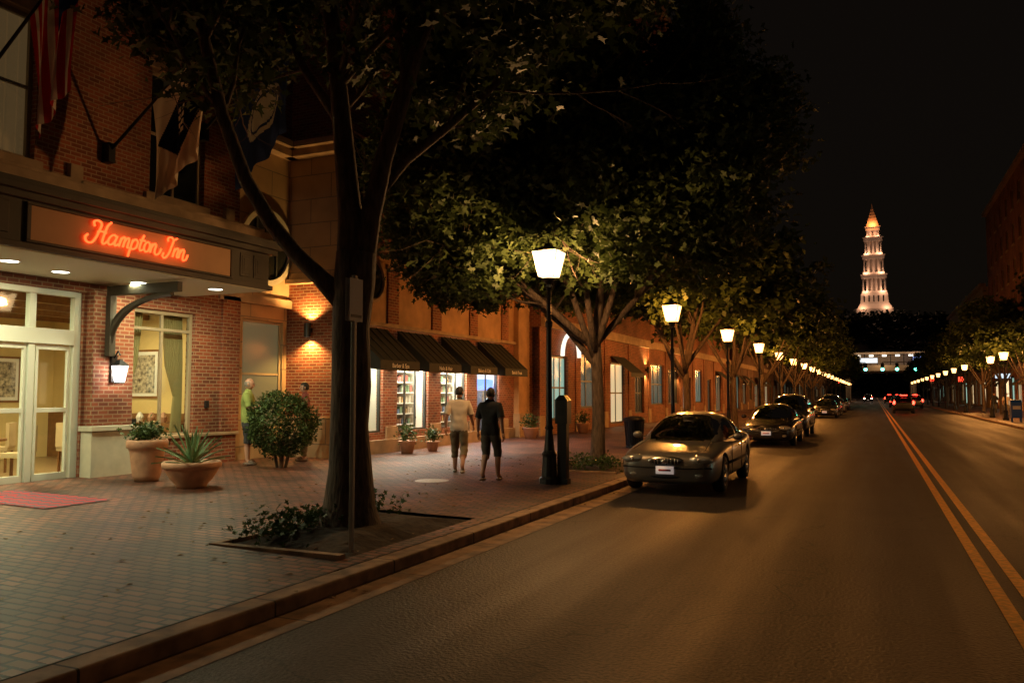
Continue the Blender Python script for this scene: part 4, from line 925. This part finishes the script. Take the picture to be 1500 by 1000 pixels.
# ------------------------------------------------------------ people
def person(name,loc,rz,shirt,pants,shoe,hair,arms,legs,h=1.75,sleeve=.6,calfcov=.4,turn=0,bald=False,belly=0):
    e=empty(name,loc,rz); s=h/1.75; e.scale=(s,s,s)
    J={'pel':((0,0,.96),(.15,.11)),'sp':((0,.005+belly*.3,1.13),(.14,.105+belly)),'ch':((0,0,1.33),(.17,.115)),'nb':((0,-.015,1.46),(.075,.065)),'nk':((0,.0,1.54),(.052,.055))}
    E=[('pel','sp'),('sp','ch'),('ch','nb'),('nb','nk')]; lab={('pel','sp'):'torso',('sp','ch'):'torso',('ch','nb'):'torso',('nb','nk'):'neck'}
    for q,sx in (('l',-1),('r',1)):
        sh,el,wr=(sx*.175,-.01,1.415),arms[q][0],arms[q][1]
        J[q+'s']=(sh,(.068,.07)); J[q+'e']=(el,(.045,.045)); J[q+'w']=(wr,(.03,.026))
        kn,an,ft=legs[q]
        J[q+'h']=((sx*.09,0,.90),(.10,.10)); J[q+'k']=(kn,(.062,.062)); c_=Vector(kn).lerp(Vector(an),.3)+Vector((0,-.02,0)); J[q+'c']=(tuple(c_),(.058,.06)); J[q+'a']=(an,(.04,.042)); J[q+'f']=(ft,(.042,.032))
        for a,b_,l in (('ch',q+'s','sh'),(q+'s',q+'e','ua'),(q+'e',q+'w','fa'),('pel',q+'h','hip'),(q+'h',q+'k','th'),(q+'k',q+'c','c1'),(q+'c',q+'a','c2'),(q+'a',q+'f','ft')):
            E.append((a,b_)); lab[(a,b_)]=l
    ks=list(J); me=bpy.data.meshes.new('b'); me.from_pydata([J[k][0] for k in ks],[(ks.index(a),ks.index(b_)) for a,b_ in E],[])
    o=bpy.data.objects.new('b',me); col.objects.link(o); o.modifiers.new('s','SKIN')
    for i,k in enumerate(ks): me.skin_vertices[0].data[i].radius=J[k][1]; me.skin_vertices[0].data[i].use_root=(k=='pel')
    su=o.modifiers.new('u','SUBSURF'); su.levels=3; su.render_levels=3
    dg=bpy.context.evaluated_depsgraph_get(); dg.update(); m=bpy.data.meshes.new_from_object(o.evaluated_get(dg)); bpy.data.objects.remove(o)
    m.materials.clear()
    for mm in (M['skin'],shirt,pants,shoe): m.materials.append(mm)
    segs=[(Vector(J[a][0]),Vector(J[b_][0]),lab[(a,b_)],max(J[a][1])) for a,b_ in E]
    cl=set()
    for p in m.polygons:
        c=p.center; best=None
        for a,b_,l,r in segs:
            ab=b_-a; t=max(0,min(1,(c-a).dot(ab)/ab.length_squared)); dd=(c-(a+ab*t)).length-r*.8
            if best is None or dd<best[0]: best=(dd,l,t)
        _,l,t=best; k=0
        if l=='torso' or l=='sh': k=1
        elif l=='ua': k=1 if t<sleeve+.25 else 0
        elif l=='fa': k=0
        elif l=='neck': k=1 if c.z<1.475 else 0
        elif l in('hip','th'): k=2
        elif l=='c1': k=2 if calfcov>.02 and t<calfcov*3 else 0
        elif l=='c2': k=2 if t<(calfcov-.33)*1.5 else 0
        elif l=='ft': k=3
        if k==2 and c.z>.87: k=1
        p.material_index=k; p.use_smooth=True
        if k in(1,2): cl.update(p.vertices)
    nrm=[v.normal.copy() for v in m.vertices]
    for i in cl:
        v=m.vertices[i]; w_=mnoise.noise(v.co*9)*.014+mnoise.noise(Vector((v.co.x*6,v.co.y*6,v.co.z*16)))*.01; v.co+=nrm[i]*(.02+w_)
    b=bpy.data.objects.new('body',m); col.objects.link(b); b.parent=e
    hm=MB(); n,mm_=28,22; cz=1.645; V=[]
    for i in range(mm_+1):
        ph=math.pi*i/mm_
        for k in range(n):
            th=2*math.pi*k/n; x,y,z=math.sin(ph)*math.sin(th),math.sin(ph)*math.cos(th),math.cos(ph)
            X_=x*.075*(1-.25*max(0,-z)**1.5); Y_=y*.096*(1-.18*max(0,-z))+ (.012 if z<-.3 and y>0 else 0); Z_=z*.118
            if y>.3: Y_+= .006*math.exp(-((z-.22)/.12)**2)-.006*math.exp(-((z-.03)/.1)**2)
            hl_= (z>.35 and y<.75+.3*z) or (y<.25 and z>-.45) 
            if bald: hl_=(y<.2 and -.45<z<.45)
            if hl_: f_=1.09 if not bald else 1.03; X_*=f_;Y_*=f_;Z_*=1.06 if not bald else 1
            V.append((X_,Y_+.015,cz+Z_))
    for i in range(mm_):
        for k in range(n):
            ph=math.pi*(i+.5)/mm_; th=2*math.pi*(k+.5)/n; y=math.sin(ph)*math.cos(th); z=math.cos(ph)
            hl_=(z>.4 and y<.72+.3*z) or (y<.25 and z>-.42)
            if bald: hl_=(y<.2 and -.42<z<.42)
            hm.add([V[i*n+k],V[i*n+(k+1)%n],V[(i+1)*n+(k+1)%n],V[(i+1)*n+k]],[(0,1,2,3)],hair if hl_ else M['skin'])
    for sx in (-1,1):
        hm.ell((sx*.077,.005,cz-.005),(.012,.02,.032),M['skin'],8,6); hm.ell((sx*.03,.103,cz+.008),(.013,.006,.008),M['white'],8,6); hm.ell((sx*.03,.107,cz+.008),(.006,.004,.006),M['hair'],6,5); hm.box(sx*.03-.018,sx*.03+.018,.105,.112,cz+.027,cz+.033,hair)
    hm.ell((0,.118,cz-.02),(.012,.016,.026),M['skin'],8,6); hm.ell((0,.105,cz-.058),(.024,.008,.008),pr('lips',(.4,.14,.11),.5),8,5)
    ho=hm.obj('head',e); bm=bmesh.new(); bm.from_mesh(ho.data); bmesh.ops.remove_doubles(bm,verts=bm.verts,dist=1e-4)
    for f in bm.faces: f.smooth=True
    bm.to_mesh(ho.data); bm.free(); ho.rotation_euler=(0,0,turn)
    hd=MB()
    for q,sx in (('l',-1),('r',1)):
        el,wr=Vector(arms[q][0]),Vector(arms[q][1]); d=(wr-el).normalized(); a=d.cross(Vector((1,0,0))); a.normalize(); nrm_=d.cross(a).normalized()*sx
        if nrm_.x*sx>0: nrm_=-nrm_
        for t in np.linspace(-.025,.025,4): hd.tube([wr+a*t*.6,wr+d*.045+a*t,wr+d*.09+a*t],[.016,.018,.013],M['skin'],8)
        for t,ln in ((-.03,.06),(-.01,.075),(.01,.08),(.03,.07)):
            p=wr+d*.085+a*t; hd.tube([p,p+d*ln*.45+nrm_*.006,p+d*ln*.8+nrm_*.024,p+d*ln*.9+nrm_*.042],[.0095,.009,.008,.006],M['skin'],7)
        fw=a if a.y>0 else -a
        p=wr+d*.03+fw*.022; hd.tube([p,p+d*.03+fw*.025+nrm_*.01,p+d*.06+fw*.03+nrm_*.02],[.013,.011,.008],M['skin'],7)
    hd.obj('hands',e,smooth=True)
    sh_=MB()
    for q in 'lr':
        an,ft=Vector(legs[q][1]),Vector(legs[q][2]); mid=an.lerp(ft,.45); sh_.ell((mid.x,mid.y-.01,min(an.z,ft.z)-.012),(.052,.145,.03),shoe,14,8)
    sh_.obj('shoes',e,smooth=True)
    return e
tee=pr('gray_tee',(.58,.50,.42),.9); khaki=pr('khaki',(.15,.115,.07),.9); blk=pr('black_shirt',(.01,.01,.012),.85); dks=pr('dark_shorts',(.07,.065,.055),.9); grn=pr('green_tee',(.22,.27,.07),.9); shoe=pr('shoe_brown',(.12,.08,.06),.7); shw=pr('shoe_light',(.3,.27,.22),.7); red=pr('maroon_shirt',(.2,.05,.04),.9)
walkA={'l':((-.1,.16,.52),(-.1,.17,.10),(-.11,.31,.05)),'r':((.1,.03,.50),(.1,-.27,.17),(.11,-.16,.07))}
walkB={'r':((.11,.13,.52),(.11,.13,.10),(.13,.27,.05)),'l':((-.10,.04,.50),(-.07,-.24,.16),(-.08,-.13,.07))}
armA={'l':((-.25,-.10,1.15),(-.27,-.02,.92)),'r':((.25,.03,1.15),(.27,.2,.97))}
armB={'l':((-.25,.0,1.15),(-.28,.1,.91)),'r':((.25,-.08,1.15),(.27,-.04,.90))}
person('man_walking',(-7.75,14.9,SWZ(-7.75)),.35,tee,khaki,shw,M['hair'],armA,walkA,1.75,calfcov=.5,turn=-.3)
person('man_walking',(-6.62,14.0,SWZ(-6.6)),.1,blk,dks,shoe,M['hair'],armB,walkB,1.74,calfcov=.1)
stand={'l':((-.1,.02,.5),(-.11,0,.09),(-.13,.14,.05)),'r':((.1,.03,.5),(.12,.02,.09),(.15,.16,.05))}
cross={'l':((-.24,.06,1.14),(.02,.22,1.15)),'r':((.24,.06,1.14),(-.02,.25,1.19))}
relax={'l':((-.25,-.02,1.15),(-.24,.1,.93)),'r':((.25,-.02,1.15),(.24,.1,.93))}
person('man_standing',(-12.3,13.85,SWZ(-12.3)),-1.0,grn,pr('dark_short2',(.03,.03,.035),.9),shoe,M['hair_g'],cross,stand,1.84,calfcov=.05,bald=True,belly=.03)
person('woman_standing',(-11.85,15.2,SWZ(-11.85)),2.2,red,khaki,shoe,M['hair'],relax,stand,1.78,calfcov=.9)
person('pedestrian',(8.6,74,.15),3.0,blk,dks,shoe,M['hair'],armB,walkB,1.75,calfcov=.9)
person('pedestrian',(9.3,73.2,.15),3.1,tee,khaki,shoe,M['hair'],armA,walkA,1.7,calfcov=.9)
# ------------------------------------------------------------ tower on hill
T=empty('memorial_tower'); tx,ty=2,640; st=pr('tower_stone',(.5,.40,.33),.8,noise=.1,nscale=.3); b=MB(); cy=ty
def tier(z0,z1,hw,core,ncol,mat=st):
    b.box(tx-core,tx+core,cy-core,cy+core,z0,z1,mat)
    b.box(tx-hw,tx+hw,cy-hw,cy+hw,z0-.8,z0+.8,mat); b.box(tx-hw,tx+hw,cy-hw,cy+hw,z1-2.2,z1,mat); b.box(tx-hw-.6,tx+hw+.6,cy-hw-.6,cy+hw+.6,z1+.01,z1+.7,mat)
    for k in range(ncol):
        u=-hw+1+ (2*hw-2)*k/(ncol-1)
        for (px,py) in ((tx+u,cy-hw+1),(tx+u,cy+hw-1),(tx-hw+1,cy+u),(tx+hw-1,cy+u)): b.tube([(px,py,z0),(px,py,z1-2)],[.75,.65],mat,8)
b.box(tx-12,tx+12,cy-12,cy+12,50,62,st); b.frus(tx,cy,62,66,11.3,11.3,9.4,9.4,st); b.frus(tx,cy,66,73,9.2,9.2,8.7,8.7,st)
for k in range(5): b.box(tx-7.0+k*3.1,tx-6.2+k*3.1,cy-9.3,cy-8.8,67,71.5,M['glass_dk'])
tier(74,86,8.2,5.2,6); tier(87.5,100,7.2,4.5,5); tier(101.5,113,6.1,3.8,5); tier(114,121,4.6,3.0,4)
for k in range(6): b.frus(tx,cy,121.8+k*2.2,123.9+k*2.2,4.0-k*.57,4.0-k*.57,3.7-k*.57,3.7-k*.57,st)
b.tube([(tx,cy,135),(tx,cy,139)],[.7,.15],st,8)
b.obj('tower',T)
for z,hw,pw in ((63.2,12.8,1500),(74.9,9.2,1500),(88.2,8.2,1400),(102.2,7.0,1300),(114.8,5.5,900)):
    for sx in (-.6,.6): light('POINT','floodlight',(tx+sx*hw,cy-hw-1.0,z),pw,(1,.56,.34),T,.5)
for z,hw,pw in ((80,22,1500),(98,22,1300),(113,18,600)): light('POINT','floodlight',(tx,cy-hw,z-5),pw,(1,.60,.40),T,.5)
light('POINT','floodlight',(tx,cy-6.5,123),3800,(1,.30,.07),T,.5)
hb_=MB(); n=40
def hz(x,y): return max(0,52*math.exp(-((x-tx)/170)**2-((y-ty)/110)**2)-1.5)
for i in range(n):
    for j in range(n):
        f=lambda i,j:(tx-500+1000*i/n,ty-260+520*j/n,hz(tx-500+1000*i/n,ty-260+520*j/n)-.1)
        hb_.quad(f(i,j),f(i+1,j),f(i+1,j+1),f(i,j+1),M['ground'])
hb_.obj('hill')
C=[]
for k in range(520):
    x=tx+random.uniform(-230,230) if k<400 else tx+random.uniform(-45,45); y=ty-24-random.uniform(0,170 if k<400 else 30)
    r=random.uniform(4,7); C.append(np.array([x,y,hz(x,y)+r*.8])+rng.normal(size=(70,3))*r*.5)
C=np.concatenate(C); C=C[~((np.abs(C[:,0]-tx)<13)&(C[:,2]>60))]
dk=leafmat('distant_foliage',(.008,.012,.005),(.018,.026,.008)); o=bpy.data.objects.new('distant_trees',leafmesh('distant_trees',C,3.2,dk,leafS)); col.objects.link(o)
# metro bridge
Br=empty('rail_bridge'); b=MB(); by=225; cc=pr('bridge_concrete',(.4,.33,.25),.8)
b.box(-22,26,by,by+10,7.2,8.6,cc); b.box(-22,26,by-.4,by,7.6,9.0,cc)
for x in (-16,-6,9,22): b.box(x-.6,x+.6,by+1,by+9,0,7.2,cc)
b.box(-20,24,by+.5,by+8,11.8,12.3,cc); b.box(-20,24,by+7.8,by+8,8.6,11.8,cc)
for k in range(15): b.box(-20+k*3-.1,-20+k*3+.1,by+.6,by+.8,8.6,11.8,M['iron'])
b.obj('deck',Br); b=MB()
pl=emi('platform_light',(1,.88,.7),3.5)
for k in range(14): b.box(-18.9+k*3,-17.9+k*3,by+.3,by+.5,11.2,11.6,pl)
b.box(9,12,by-.5,by-.45,9.6,11,emi('blue_sign',(.35,.45,1),2)); b.box(-3,1,by-.5,by-.45,9.6,10.8,emi('white_sign',(.9,.95,1),1.2)); b.obj('platform_lights',Br)
for k in range(5): light('POINT','platform_lamp',(-16+k*9,by-2.5,10.8),500,(1,.60,.30),Br,.3)
gs=emi('signal_green',(.1,1,.55),14)
for x,y,z in ((1.4,150,6.0),(3.6,150,6.0),(6.4,150,6.0),(-1.2,150,6.0)):
    e=MB(); e.box(x-.25,x+.25,y,y+.25,z-.35,z+.95,M['iron'])
    for k,mm in ((0,gs),(1,M['iron']),(2,M['iron'])): e.lathe([(0,0),(.26,0)],(x,y-.01,z-.08+.4*k),mm,12,'y')
    px=7.3 if x>0 else -5.3
    e.tube([(x,y+.12,z+.95),(x,y+.12,z+1.1),(px,y+.12,z+1.1),(px,y+.12,.1)],[.06]*4,M['iron'],6); e.obj('traffic_signal')
b=MB(); rs_=emi('red_sign',(1,.05,.02),4)
for x,y,z in ((-8,210,4.4),(9,160,4.0),(10,120,3.4)): b.box(x,x+.6,y,y+.1,z,z+.6,rs_)
b.obj('red_shop_sign')
print('done')
